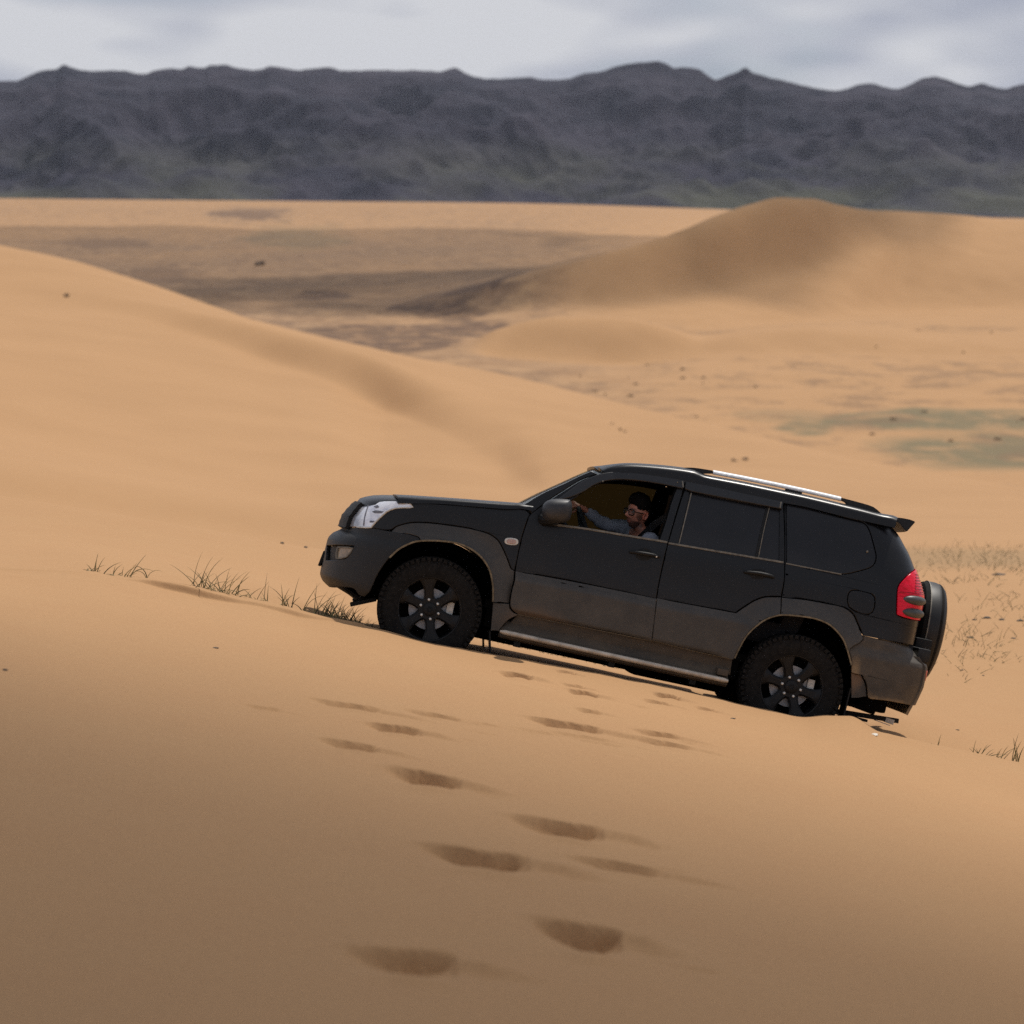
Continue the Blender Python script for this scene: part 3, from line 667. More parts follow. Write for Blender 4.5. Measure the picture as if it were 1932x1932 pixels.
def strip(bm, pts, wid, hgt, off=0.):          # a raised strip laid along (u, v) points on the skin
    q = smooth_open(pts); prev = None
    for i, p in enumerate(q):
        t = (q[min(i + 1, len(q) - 1)] - q[max(i - 1, 0)]).normalized(); n = Vector((-t.y, t.x))
        ring = []
        for sx, o in ((-.5, off - .004), (-.42, off + hgt), (.42, off + hgt), (.5, off - .004)):
            c = p + n * wid * sx; ring.append(bm.verts.new(S3(A_of(c.x, c.y), c.y, -1, o)))
        if prev:
            for k in range(3): bm.faces.new((prev[k], prev[k + 1], ring[k + 1], ring[k]))
        prev = ring
def smooth_open(P, step=.03):
    P = [Vector(p) for p in P]; out = []
    for i in range(len(P) - 1):
        p0 = P[max(i - 1, 0)]; p1 = P[i]; p2 = P[i + 1]; p3 = P[min(i + 2, len(P) - 1)]
        k = max(1, int((p2 - p1).length / step)); t1 = (p2 - p0) * .5; t2 = (p3 - p1) * .5
        for j in range(k):
            t = j / k; out.append(p1 * (2 * t ** 3 - 3 * t * t + 1) + t1 * (t ** 3 - 2 * t * t + t) + p2 * (-2 * t ** 3 + 3 * t * t) + t2 * (t ** 3 - t * t))
    out.append(P[-1]); return out
def loft(name, rows, mat, parent, thick=.015, closed=False, flip=False):
    bm = bmesh.new(); R = [[bm.verts.new(p) for p in r] for r in rows]
    for a, b in zip(R, R[1:]):
        for k in range(len(a) - 1): bm.faces.new((a[k], a[k + 1], b[k + 1], b[k]))
    if flip: bmesh.ops.reverse_faces(bm, faces=bm.faces)
    bmesh.ops.remove_doubles(bm, verts=bm.verts, dist=1e-5)
    if thick: bmesh.ops.solidify(bm, geom=list(bm.faces), thickness=thick)
    return obj(name, bm, mat, parent)

car = empty('off_road_car', CM)
tag(car, 'black dusty off road car climbing the sand ridge with its front window open', 'car')

# ---- outlines shared between neighbouring panels (photo survey)
arch_f = [(520, 1190), (545, 1130), (575, 1060), (620, 985), (680, 905), (760, 830), (860, 780), (945, 764), (1100, 765), (1250, 785), (1370, 835), (1460, 905), (1520, 990), (1550, 1090), (1560, 1200), (1557, 1280)]
joint = [(530, 653), (620, 670), (700, 685), (850, 708), (920, 728), (945, 764)]
flare_up = [(730, 640), (850, 608), (1000, 607), (1200, 630), (1380, 660), (1520, 700), (1600, 755), (1640, 820), (1680, 910), (1715, 1000), (1745, 1018)]
door_f = [(1880, 530), (1850, 600), (1800, 760), (1760, 950), (1745, 1018)]
door_f2 = [(1745, 1018), (1740, 1100), (1715, 1200), (1700, 1290)]
def sh12(p): return (p[0] - 520 * K, p[1])       # Z1 zoom -> Z2 zoom
def sh32(p): return (p[0] + 480 * K, p[1] + 40 * K)  # Z3 -> Z2
# fender
panel('front_fender', T1((520, 648), (560, 600), (600, 560), (650, 515), (720, 485), (800, 478), (875, 475), (862, 440), (1000, 437), (1200, 450), (1400, 463), (1600, 480), (1750, 482), (1810, 462), *door_f, *flare_up[::-1][1:], (690, 668), (620, 670), (530, 653)), PAINT, car)
flare_off = lambda u, v: .056 * float(sstep(.20, 0., np.hypot(u, v) - .47))
panel('front_wheel_flare', T1((690, 684), (730, 641), *flare_up[1:], *door_f2[1:], (1557, 1280), *arch_f[8:15][::-1], (945, 766), (920, 730), (850, 710)), CLAD, car, off=flare_off)
panel('front_sill_guard', T1((1557, 1284), (1700, 1297), (1703, 1335), (1730, 1368), (1775, 1388), (1770, 1400), (1710, 1425), (1660, 1465), (1612, 1530), (1537, 1526)), CLAD, car, off=.028)
# bumper, head lamp, fog lamp
def bump_off(u, v): return .012 * float(sstep(.455, .38, v)) + .03 * float(sstep(.30, 0., np.hypot(u, v) - .47)) * float(sstep(-.75, -.5, u))
BMP = T1((275, 656), (400, 648), (520, 651), (620, 670), (700, 685), (850, 708), (920, 728), (945, 766), (860, 780), (760, 830), (680, 905), (620, 985), (575, 1060), (545, 1130), (515, 1195), (480, 1228), (430, 1205), (400, 1172), (330, 1155), (250, 1180), (170, 1136), (112, 1078), (100, 1030), (107, 985), (118, 900), (130, 830), (158, 750), (200, 700))
fog_r = T1((150, 803), (240, 800), (380, 806), (368, 840), (345, 880), (315, 912), (232, 926), (140, 930))
BMPb = []
for u, v in BMP:
    if u < fu(v) + .10: u = fu(v)
    BMPb.append((u, v))
panel('front_bumper', BMPb, BUMPER, car, off=bump_off, holes=[fog_r], pmax=.9995, gap=.001)
panel('fog_lamp_recess', fog_r, DARK, car, off=-.018, gap=-0., lip=0, thick=.004, pmax=.999)
panel('fog_lamp', T1((245, 818), (370, 825), (350, 865), (315, 900), (232, 912)), FOGL, car, off=.004, gap=0)
bm = bmesh.new(); strip(bm, T1((245, 818), (370, 825), (350, 865), (315, 900), (232, 912), (243, 822)), .010, .012, .004); o = obj('fog_lamp_bezel', bm, SEAL, car); mirror_obj(o)
HL = T1((300, 640), (340, 570), (400, 500), (440, 465), (500, 440), (600, 425), (700, 420), (800, 430), (850, 440), (875, 475), (800, 478), (720, 485), (650, 515), (600, 560), (560, 600), (520, 648), (400, 645))
panel('headlight', HL, HEADL, car, off=.002, gap=.002)
for _p in ([(528, 512), (560, 502), (628, 512), (606, 526), (545, 526)], [(510, 590), (550, 592), (535, 606), (505, 604)], [(540, 470), (575, 456), (590, 474), (560, 484)]):
    panel('lamp_reflector', T1(*_p), REFL, bpy.data.objects['headlight'], off=.0045, gap=0, lip=0, thick=.002, both=False, pmax=.999)
bm = bmesh.new(); strip(bm, T1((500, 452), (470, 540), (455, 632)), .006, .003, .004); obj('lamp_divider', bm, REFL, bpy.data.objects['headlight'])
bm = bmesh.new(); strip(bm, HL[8:] , .009, .006, .004); o = obj('headlight_trim', bm, WHITEP, car); mirror_obj(o)
# grille wraps round the nose
rows = []
for v in np.linspace(.455, .66, 10):
    row = []
    for ph in np.linspace(.99, pi - .99, 24):
        c = cos(ph); L = FU0 - fu(v); row.append(L3(FU0 - L * sin(ph) ** (2 / NF) - .006 + .004 * (int(round((v - .455) / .0228)) % 2), -math.copysign(abs(c) ** (2 / NF), c) * float(HW(v)), v))
    rows.append(row)
loft('grille', rows, DARK, car, thick=.03)
bm = bmesh.new(); box(bm, L3(-.885, -.02, .19), (.02, .50, .12), Matrix.Rotation(radians(9), 3, 'Y'), .003); obj('number_plate', bm, DARK, car)
# front skid lip
rows = []
for t in np.linspace(0, 1, 6):
    row = []
    for ph in np.linspace(.9, pi - .9, 24):
        v = .06 - .12 * t; c = cos(ph); L = FU0 - fu(v) - .02; row.append(L3(FU0 - L * sin(ph) ** (2 / NF) + .05 * t, -math.copysign(abs(c) ** (2 / NF), c) * .84, v))
    rows.append(row)
loft('skid_plate', rows, DARK, car, thick=.02)
# side repeater
def ell(cu, cv, ru, rv, tilt=0, n=24, p=2.6):
    o = []
    for k in range(n):
        t = 2 * pi * k / n; x = ru * math.copysign(abs(cos(t)) ** (2 / p), cos(t)); y = rv * math.copysign(abs(sin(t)) ** (2 / p), sin(t))
        o.append((cu + x * cos(tilt) - y * sin(tilt), cv + x * sin(tilt) + y * cos(tilt)))
    return o
(cu, cv), = T1((1717, 767))
o = panel('side_repeater', ell(cu, cv, .052, .027, .12), WHITEP, car, off=.012, gap=0, thick=.014, step=.02, both=False, smooth=False)
o2 = panel('lens', ell(cu, cv, .036, .018, .12), INDL, o, off=.017, gap=0, thick=.008, step=.02, both=False, smooth=False)
# hood
def hood_rows():
    rows = []; ed = T1((560, 432), (862, 437), (1100, 440), (1400, 463), (1700, 484), (1800, 480))
    eu = [p[0] for p in ed]; ev = [p[1] for p in ed]; fe = pchip(eu, ev)
    sil = trace([(480, 405), (600, 393), (850, 400), (1200, 420), (1500, 440), (1750, 458), (1850, 468)], 0., Z1); fs = pchip([p[0] for p in sil], [p[1] for p in sil])
    for u in np.linspace(-.40, .60, 34):
        row = []; v0 = float(fe(max(u, eu[0]))) - .006; vt = max(float(fs(u)) - .004, v0 + .03)
        e = S_ab(A_of(u, v0), v0)[1] + .002
        for ph in np.linspace(0, pi, 40):
            c, s_ = cos(ph), sin(ph); row.append(L3(u - .05 * s_ ** 2 * (1 - (u + .40)), -e * math.copysign(abs(c) ** .36, c), v0 + (vt - v0) * s_ ** .36))
        rows.append(row)
    # nose of the hood rolls down to the grille
    sil2 = trace([(480, 405), (430, 430), (395, 478)], 0., Z1)
    nose = []
    for k, (u, v) in enumerate(sil2[::-1] + []):
        row = []; 
        for ph in np.linspace(0, pi, 40):
            c = cos(ph); t = k / 2; L = FU0 - u
            un = FU0 - L * (abs(sin(ph)) ** (2 / NF)) ; e = float(HW(.66)) * (.93 + .03 * k)
            uu = max(u, un) if True else un
            row.append(L3(max(un, u), -e * math.copysign(abs(c) ** (2 / NF), c), v - .05 * (1 - sin(ph)) * 1))
        nose.append(row)
    return nose[:0] + rows, nose
hr, nose = hood_rows()
loft('hood', hr, PAINT, car, thick=.018)
# bug deflector along the hood nose
def nose_curve(k):
    t = k / 6.; out = []
    us = [-.712, -.708, -.690, -.650, -.60, -.53, -.44]; vs_ = [.640, .668, .700, .722, .742, .760, .778]
    for ph in np.linspace(.0, pi, 48):
        c = cos(ph); L = FU0 - us[k]; 
        u = FU0 - L * abs(sin(ph)) ** (.55); e = (.80 + .012 * k)
        drop = .10 * (1 - sin(ph) ** .35)
        out.append(L3(max(u, -.62 + .035 * k) if sin(ph) < .25 else u, -e * math.copysign(abs(c) ** .72, c), vs_[k] - drop))
    return out
loft('hood_deflector', [nose_curve(k) for k in range(7)], SHADE, car, thick=.012)

# A pillar / roof side
a_low = [(250, 450), (400, 352), (600, 262), (740, 192), (830, 153)]
frame_up = [(320, 535), (450, 430), (600, 330), (750, 240), (900, 187), (1050, 172), (1300, 190), (1632, 246)]
fr3 = [sh32(p) for p in [(190, 128), (400, 170), (700, 235), (1025, 305)]]
qtop = [sh32(p) for p in [(1200, 340), (1400, 395), (1600, 450), (1740, 500)]]
panel('roof_pillar', T2((180, 457), (250, 450), (400, 360), (600, 268), (740, 200), (832, 162), (868, 178), (885, 192), (750, 238), (600, 328), (450, 428), (320, 533), (270, 470)), PAINT, car, off=.002)
dt = T2(*[(870, 196), (950, 178), (1050, 172), (1300, 190), (1632, 246)]) + T3((190, 128), (400, 170), (700, 235), (1025, 303), (1200, 335), (1400, 385), (1600, 435), (1760, 470))
fdt = pchip([p[0] for p in dt], [p[1] for p in dt])
silr = trace([(830, 150), (900, 146), (1000, 134), (1100, 129), (1300, 139), (1480, 156), (1640, 180)], 0., Z2) + trace([(300, 85), (700, 160), (1040, 232), (1600, 362), (1850, 428)], -.45, Z3) + [(3.36, 1.425), (3.44, 1.40)]
fsr = pchip([p[0] for p in silr], [p[1] for p in silr])
rows = []
U0r = silr[0][0]
for u in np.linspace(U0r, 3.40, 60):
    row = []; uu = u; wb = float(max(0., 1 - (u - U0r) / .16) ** 1.5)
    v0 = float(fdt(max(u, dt[0][0]))) - .012; vt = float(fsr(u)); 
    if u > 3.0: v0 = min(v0, vt - .055)
    e = float(HW(v0)) + .001; vt = max(vt, v0 + .03)
    for ph in np.linspace(0, pi, 40):
        c, s_ = cos(ph), sin(ph); kk = -math.copysign(abs(c) ** .50, c); fp = L3(U0r - .012 + .085 * abs(kk) ** 2.6, kk * (float(HW(silr[0][1])) - .03), silr[0][1] - .004 - .012 * kk * kk); row.append(fp * wb + (1 - wb) * L3(uu + (.05 * (1 - s_ ** 1.0) * (1.25 - u) / .25 if u < 1.25 else -.06 * (1 - s_ ** 3) * float(sstep(3.1, 3.4, u))), -e * math.copysign(abs(c) ** .34, c), v0 + (vt - v0) * s_ ** .30))
    rows.append(row)
loft('roof', rows, PAINT, car, thick=.02)
# windscreen
sw = trace([(170, 458), (400, 345), (600, 255), (740, 190), (832, 152)], 0., Z2)
rows = []
for t in np.linspace(0, 1, 14):
    u = float(pchip(range(5), [p[0] for p in sw])(t * 4)); v = float(pchip(range(5), [p[1] for p in sw])(t * 4))
    e = float(HW(v)) - .035 - .02 * (1 - t); rows.append([L3(u + .085 * abs(k) ** 2.6, k * e, v - .012 * abs(k) ** 2 - .03 * (1 - t) * abs(k) ** 2) for k in np.linspace(-1, 1, 21)])
loft('windscreen', rows, WINDSC, car, thick=.005)
rows = [[L3(.40 + t * .16 + .085 * abs(k) ** 2.6, k * .86, .862 + .035 * t - .015 * k * k) for k in np.linspace(-1, 1, 15)] for t in (0, .5, 1)]
loft('cowl', rows, DARK, car, thick=.01)

# doors
crease_f = [(180, 1018), (500, 1075), (800, 1132), (1100, 1192), (1388, 1252)]
win_f = [(468, 612), (560, 520), (660, 420), (760, 345), (850, 290), (950, 255), (1080, 242), (1250, 250), (1400, 270), (1562, 300), (1500, 480), (1470, 590), (1412, 758), (1100, 705), (800, 655)]
fd = T2(*[sh12(p) for p in door_f[:-1]], (180, 1018), *crease_f[1:], (1405, 1150), (1440, 980), (1487, 780), (1560, 520), (1637, 262), (1632, 246), (1300, 190), (1050, 172), (900, 187), (750, 240), (600, 330), (450, 430))
d1 = panel('front_door', fd, PAINT, car, holes=[T2(*win_f)])
def clad_off(vt):
    return lambda u, v: .005 + .044 * float(sstep(-.01, .075, vt(u) - v)) - .05 * float(sstep(.155, .10, v + .0)) ** 2 * .5
cl = T2(*crease_f); vtf = lambda u: np.interp(u, [p[0] for p in cl], [p[1] for p in cl])
panel('lower_door_panel', T2((180, 1020), *crease_f[1:], (1345, 1612), (1100, 1562), (800, 1504), (500, 1446), (200, 1387), (150, 1350), (132, 1300), (150, 1180), (172, 1100)), CLAD, d1, off=clad_off(vtf), both=False)
mirror_obj(bpy.data.objects['lower_door_panel'], bpy.data.objects['front_door.001'])
rwin = [(225, 225), (500, 282), (880, 352), (990, 374), (985, 812), (785, 775), (450, 722), (130, 665), (180, 450)]
rd = T3((178, 200), (190, 128), (400, 170), (700, 235), (1025, 303), (1038, 600), (1038, 830), (1030, 1000), (1007, 1118), (870, 1120), (780, 1150), (700, 1198), (620, 1253), (300, 1195), (-58, 1128), (-40, 1010), (-5, 850), (38, 660), (110, 420))
d2 = panel('rear_door', rd, PAINT, car, holes=[T3(*rwin)])
cr = T3((-60, 1130), (300, 1196), (620, 1255)); vtr = lambda u: np.interp(u, [p[0] for p in cr], [p[1] for p in cr])
WB = 2.79
def roff(u, v):
    a = .005 + .044 * float(sstep(-.01, .075, vtr(u) - v)); r = math.hypot(u - WB, v - .02); b = .056 * float(sstep(.20, 0., r - .50))
    return max(a, b) - .025 * float(sstep(.155, .10, v)) ** 2 * float(sstep(2.3, 2.1, u))
o = panel('lower_door_panel', T3((-60, 1130), (300, 1197), (620, 1256), (700, 1201), (780, 1152), (870, 1122), (1006, 1121), (1000, 1200), (990, 1275), (870, 1308), (780, 1368), (700, 1450), (640, 1550), (592, 1650), (300, 1590), (-105, 1488), (-85, 1300)), CLAD, d2, off=roff, both=False)
mirror_obj(o, bpy.data.objects['rear_door.001'])
# rear quarter
qg = [(1048, 322), (1200, 345), (1400, 400), (1600, 455), (1690, 475), (1740, 510), (1772, 580), (1800, 680), (1820, 770), (1808, 830), (1770, 868), (1680, 897), (1530, 926), (1300, 882), (1048, 832)]
fuel = [(1573, 1165), (1583, 1092), (1602, 1068), (1640, 1062), (1710, 1072), (1780, 1095), (1806, 1125), (1806, 1200), (1788, 1250), (1755, 1270), (1690, 1264), (1620, 1232), (1585, 1205)]
lampP = [(1185, 862), (1215, 862), (1250, 960), (1275, 1060), (1290, 1190), (1292, 1260), (1278, 1340), (1255, 1440), (1170, 1432), (1040, 1402), (968, 1372), (972, 1200), (988, 1052), (1060, 960), (1120, 903)]
qpan = T3((1025, 305), (1200, 335), (1400, 385), (1600, 435), (1760, 470), (1905, 450), (1985, 500)) + T4((1100, 560), (1150, 670), (1190, 800), (1215, 862), (1185, 862), (1120, 903), (1060, 960), (988, 1052), (972, 1200), (968, 1372), (1040, 1402), (1170, 1432), (1255, 1445), (1235, 1500), (1200, 1640), (1172, 1727), (880, 1672), (592, 1612))
qpan += T3((1710, 1465), (1662, 1350), (1622, 1265), (1540, 1205), (1400, 1175), (1200, 1140), (1010, 1120), (1030, 1000), (1038, 830), (1040, 600))
qo = panel('rear_quarter_panel', qpan, PAINT, car, holes=[T3(*qg), T3(*fuel)], pmax=.96)
panel('quarter_window', T3(*qg), PRIVACY, car, off=-.003, gap=.003, thick=.006)
panel('fuel_flap', T3(*fuel), PAINT, car, off=.0, gap=.003, thick=.01, both=False)
# side glazing of the rear doors
panel('rear_door_window', T3((200, 205), (500, 268), (900, 345), (806, 792), (450, 740), (110, 682), (160, 450)), PRIVACY, d2, off=-.014, gap=.001, lip=0, thick=.004, both=False)
panel('vent_window', T3((905, 340), (1010, 362), (1005, 830), (808, 795), (858, 560)), PRIVACY, d2, off=-.014, gap=.001, lip=0, thick=.004, both=False)
for nm, poly in (('rear_door_window', [(200, 205), (500, 268), (1010, 362), (1005, 830), (790, 792), (450, 740), (110, 682), (160, 450)]),):
    o = panel(nm, T3(*poly), PRIVACY, bpy.data.objects['rear_door.001'], off=-.014, gap=.001, lip=0, thick=.004, both=False)
    for v in o.data.vertices: v.co.y *= -1
    o.data.flip_normals()
bm = bmesh.new(); strip(bm, T3((898, 350), (845, 560), (800, 780)), .034, .004, -.012); obj('window_bar', bm, DARK, d2)
bm = bmesh.new(); strip(bm, T3((906, 350), (856, 560), (812, 780)), .007, .004, -.006); obj('window_trim', bm, SEAL, d2)
bm = bmesh.new(); strip(bm, T3((238, 232), (185, 450), (131, 667)), .010, .005, -.004); obj('window_trim', bm, SEAL, d2)
o = panel('front_door_window', T2((450, 628), (545, 505), (650, 405), (750, 328), (845, 272), (945, 238), (1080, 226), (1250, 234), (1400, 254), (1625, 296), (1565, 490), (1535, 605), (1470, 790), (1100, 722), (800, 672)), OLIVE, bpy.data.objects['front_door.001'], off=-.012, gap=.001, lip=0, thick=.004, both=False)
for v in o.data.vertices: v.co.y *= -1
o.data.flip_normals()
bm = bmesh.new(); strip(bm, T2((468, 618), (800, 662), (1100, 712), (1410, 762), (1480, 775)), .016, .008, .001); o = obj('belt_moulding', bm, SEAL, d1); mirror_obj(o, bpy.data.objects['front_door.001'])
bm = bmesh.new(); strip(bm, T3((40, 662), (130, 676), (450, 730), (785, 786), (1025, 826)), .015, .008, .001); o = obj('belt_moulding', bm, SEAL, d2); mirror_obj(o, bpy.data.objects['rear_door.001'])
bm = bmesh.new(); strip(bm, T3((1045, 834), (1300, 884), (1520, 927)), .010, .005, .001); o = obj('belt_moulding', bm, SEAL, car); mirror_obj(o)
bm = bmesh.new(); strip(bm, T2((200, 1390), (800, 1508), (1345, 1617)), .007, .006, .0); o = obj('sill_trim', bm, SEAL, car); mirror_obj(o)
bm = bmesh.new(); strip(bm, T3((-100, 1492), (300, 1592), (590, 1652)), .007, .006, .0); o = obj('sill_trim', bm, SEAL, car); mirror_obj(o)
bm = bmesh.new(); strip(bm, T2((1383, 1262), (1365, 1440), (1346, 1608)), .005, .003, .012); obj('door_edge_trim', bm, SEAL, d1)
# weather shields
vis_f = [(540, 415), (650, 330), (750, 262), (850, 215), (950, 188), (1080, 180), (1300, 197), (1628, 255), (1612, 322), (1450, 288), (1250, 256), (1080, 243), (950, 256), (850, 291), (760, 347), (640, 398)]
panel('window_visor', T2(*vis_f), SHADE, d1, off=.022, gap=0, thick=.012, both=False)
panel('window_visor', T3((186, 140), (600, 222), (1022, 315), (1008, 376), (985, 372), (600, 298), (235, 225), (178, 203)), SHADE, d2, off=.022, gap=0, thick=.012, both=False)
for z, pts, par in ((Z2, (1605, 262, 1612, 315), d1), (Z3, (1000, 318, 990, 368), d2)):
    bm = bmesh.new(); p = trace([(pts[0], pts[1]), (pts[2], pts[3])], None, z); strip(bm, p, .012, .006, .021); obj('visor_clip', bm, SEAL, par)
(p1,), (p2,) = T2((1562, 272)), T2((925, 262))
for p in (p1, p2):
    bm = bmesh.new(); bmesh.ops.create_icosphere(bm, subdivisions=1, radius=.007, matrix=Matrix.Translation(S3(A_of(*p), p[1], -1, .024))); obj('visor_screw', bm, SEAL, d1)
# handles
def handle(z, dish, bar, parent, keyhole=None):
    c = trace(dish, None, z); o = panel('handle_dish', c, DARK, parent, off=-.0, gap=0, lip=0, thick=.012, both=False, step=.02)
    for v in o.data.vertices: v.co.y -= .0015
    P = trace(bar, None, z); bm = bmesh.new(); pts = []; rr = []
    for k, p in enumerate(P):
        t = k / (len(P) - 1); pts.append(S3(A_of(*p), p[1], -1, .010 + .026 * sin(pi * min(max(t, .02), .98)) ** .5)); rr.append(.0155 * (.45 + .55 * sin(pi * (t * .9 + .05)) ** .4))
    tube(bm, pts, rr, 10); h = obj('door_handle', bm, DARK, parent)
    if keyhole:
        (p,) = trace([keyhole], None, z); bm = bmesh.new(); bmesh.ops.create_uvsphere(bm, u_segments=10, v_segments=6, radius=.0085, matrix=Matrix.Translation(S3(A_of(*p), p[1], -1, .036))); obj('key_lock', bm, NUT, h)
handle(Z2, [(1215, 845), (1260, 826), (1310, 826), (1345, 850), (1350, 900), (1320, 928), (1250, 926), (1210, 900)], [(1160, 856), (1200, 860), (1250, 868), (1300, 876), (1350, 885), (1390, 893), (1415, 900)], d1, (1384, 897))
handle(Z3, [(745, 895), (770, 880), (840, 882), (870, 900), (870, 950), (840, 972), (760, 965), (735, 940)], [(690, 908), (730, 912), (780, 918), (830, 925), (880, 936), (920, 946), (942, 955)], d2)
# mirror
mp_ = trace([(410, 490), (420, 450), (460, 415), (520, 403), (600, 404), (648, 413), (664, 440), (662, 520), (640, 585), (600, 605), (520, 610), (450, 592), (415, 550)], -1.03, Z2)
def mirror_house(side):
    bm = bmesh.new(); cu_ = sum(p[0] for p in mp_) / len(mp_); cv_ = sum(p[1] for p in mp_) / len(mp_); sp = smooth_poly(mp_, 50, .02)
    rings = []
    for t, s_ in ((-.115, .0), (-.11, .45), (-.095, .74), (-.06, .93), (-.02, 1.), (.03, 1.), (.07, .93), (.105, .78), (.115, .7)):
        rings.append([bm.verts.new(L3(cu_ + (p[0] - cu_) * s_ + .0 * t, side * (1.03 + -t) if side < 0 else 1.03 - t, cv_ + (p[1] - cv_) * s_)) for p in sp])
    for a, b in zip(rings, rings[1:]):
        for k in range(len(sp)): bm.faces.new((a[k], a[(k + 1) % len(sp)], b[(k + 1) % len(sp)], b[k]))
    bm.faces.new(rings[0]); bm.faces.new(rings[-1]); bmesh.ops.remove_doubles(bm, verts=bm.verts, dist=1e-5)
    bmesh.ops.recalc_face_normals(bm, faces=bm.faces); return bm
MIRR = plain('mirror_housing_plastic', (.026, .027, .030), .5, var=.15, scale=12)
o = obj('side_mirror', mirror_house(-1), MIRR, car)
(a1, a2) = trace([(395, 560), (520, 600)], -.93, Z2)
bm = bmesh.new(); tube(bm, [L3(a1[0] + .03, -.86, a1[1] - .01), L3(a1[0] + .05, -.93, a1[1] - .01), L3(a2[0], -1.0, a2[1] + .01)], [.055, .045, .04], 10); obj('mirror_arm', bm, DARK, o)
bm = bmesh.new(); tube(bm, [L3(a1[0] + .03, .86, a1[1] - .01), L3(a1[0] + .05, .93, a1[1] - .01), L3(a2[0], 1.0, a2[1] + .01)], [.055, .045, .04], 10); 
o = obj('side_mirror', mirror_house(1), MIRR, car); obj('mirror_arm', bm, DARK, o)
# rear flare and bumper
def qoff(u, v): return .056 * float(sstep(.20, 0., math.hypot(u - WB, v - .02) - .50))
panel('rear_wheel_flare', T3((1008, 1123), (1200, 1143), (1400, 1178), (1538, 1208), (1618, 1267), (1658, 1350), (1706, 1465), (1704, 1485), (1670, 1515), (1615, 1540), (1590, 1560), (1572, 1600), (1560, 1560), (1520, 1470), (1470, 1410), (1420, 1365), (1300, 1310), (1150, 1285), (990, 1276), (1000, 1200)), CLAD, car, off=qoff)
RB = lambda v: float(np.interp(v, [-.2, -.13, -.05, .05, .2, .36, .40, .5], [3.60, 3.66, 3.70, 3.73, 3.765, 3.765, 3.73, 3.60])) + .05
bpts = T6((1345, 492), (1560, 535), (1778, 582), (1830, 620), (1868, 668), (1878, 700), (1868, 790), (1848, 870), (1832, 960), (1790, 1058), (1740, 1060), (1560, 1040), (1400, 1022), (1378, 1008), (1366, 900), (1328, 817), (1236, 795), (1236, 700), (1212, 605), (1240, 578), (1300, 552), (1342, 522))
boff = lambda u, v: .032 * float(sstep(.42, .33, v)) + .012 * float(sstep(3.5, 3.2, u))
ref = T6((1800, 766), (1862, 772), (1856, 800), (1836, 865), (1806, 856))
rb = panel('rear_bumper', bpts, REARBUMP, car, off=boff, rear=RB, pmax=.985, gap=.002)
o = panel('bumper_reflector', ref, REDR, rb, off=.036, rear=RB, pmax=.985, gap=.0, both=False)
panel('rear_mud_guard', T6((1240, 798), (1326, 820), (1364, 900), (1376, 1008), (1238, 1014)), CLAD, car, off=.012)
# bumper back beam between both corners
rows = [[L3(RB(v) - .012 - .03 * abs(k) ** 4, k * .84, v) for k in np.linspace(-1, 1, 17)] for v in np.linspace(-.03, .42, 8)] + [[L3(3.5, k * .84, .42) for k in np.linspace(-1, 1, 17)]]
loft('bumper_beam', rows, REARBUMP, rb, thick=.02)
# tail lamps
TL = T4(*lampP)
tl = panel('tail_lamp', TL, REDL, car, off=.012, gap=.001, thick=.03, pmax=.985, both=False)
mirror_obj(tl)
for _y in range(925, 1120, 32):
    bm = bmesh.new(); strip(bm, T4((1172 - (_y - 925) * .05, _y), (1205 + (_y - 925) * .12, _y + 5), (1232 + (_y - 925) * .16, _y + 10)), .006, .003, .014); obj('lens_rib', bm, REDD, tl)
bm = bmesh.new(); strip(bm, T4((985, 1120), (1100, 1125), (1268, 1150)), .004, .003, .013); obj('lens_rib', bm, REDD, tl)
def pod(x0, y0, x1, y1, rad):
    a, b = trace([(x0, y0), (x1, y1)], -.80, Z4); bm = bmesh.new(); pts = []; rr = []
    for t in np.linspace(0, 1, 14):
        u = a[0] + (b[0] - a[0]) * t; v = a[1] + (b[1] - a[1]) * t; A0 = A_of(min(u, REAR(v) - .012), v)
        pts.append(S3(A0, v, -1, .006)); rr.append(max(.004, rad * (1 - (abs(t - .55) / .56) ** 2.2) ** .6 if abs(t - .55) < .555 else .004))
    tube(bm, pts, rr, 14); bmesh.ops.scale(bm, vec=(1, 1, 1), verts=bm.verts); return bm
LG = plain('lamp_guard_plastic', (.055, .058, .055), .45)
for y_ in ((1012, 1190, 1300, 1232, .036), (1000, 1330, 1280, 1376, .037)):
    o = obj('lamp_guard', pod(*y_), LG, tl)
# tailgate and rear window as one wrap each
def wrap_rows(v0, v1, n, off=0., ph0=None):
    rows = []
    for v in np.linspace(v0, v1, n):
        row = []
        for ph in np.linspace(1.10, pi - 1.10, 22):
            c, s_ = cos(ph), sin(ph); R = REAR(v); row.append(L3(R - .5 + .5 * s_ ** (2 / NR) + off, -math.copysign(abs(c) ** (2 / NR), c) * float(HW(v)), v))
        rows.append(row)
    return rows
loft('tailgate', wrap_rows(.36, .92, 12), PAINT, car, thick=.03)
loft('rear_window', wrap_rows(.925, 1.36, 12), PRIVACY, car, thick=.01)
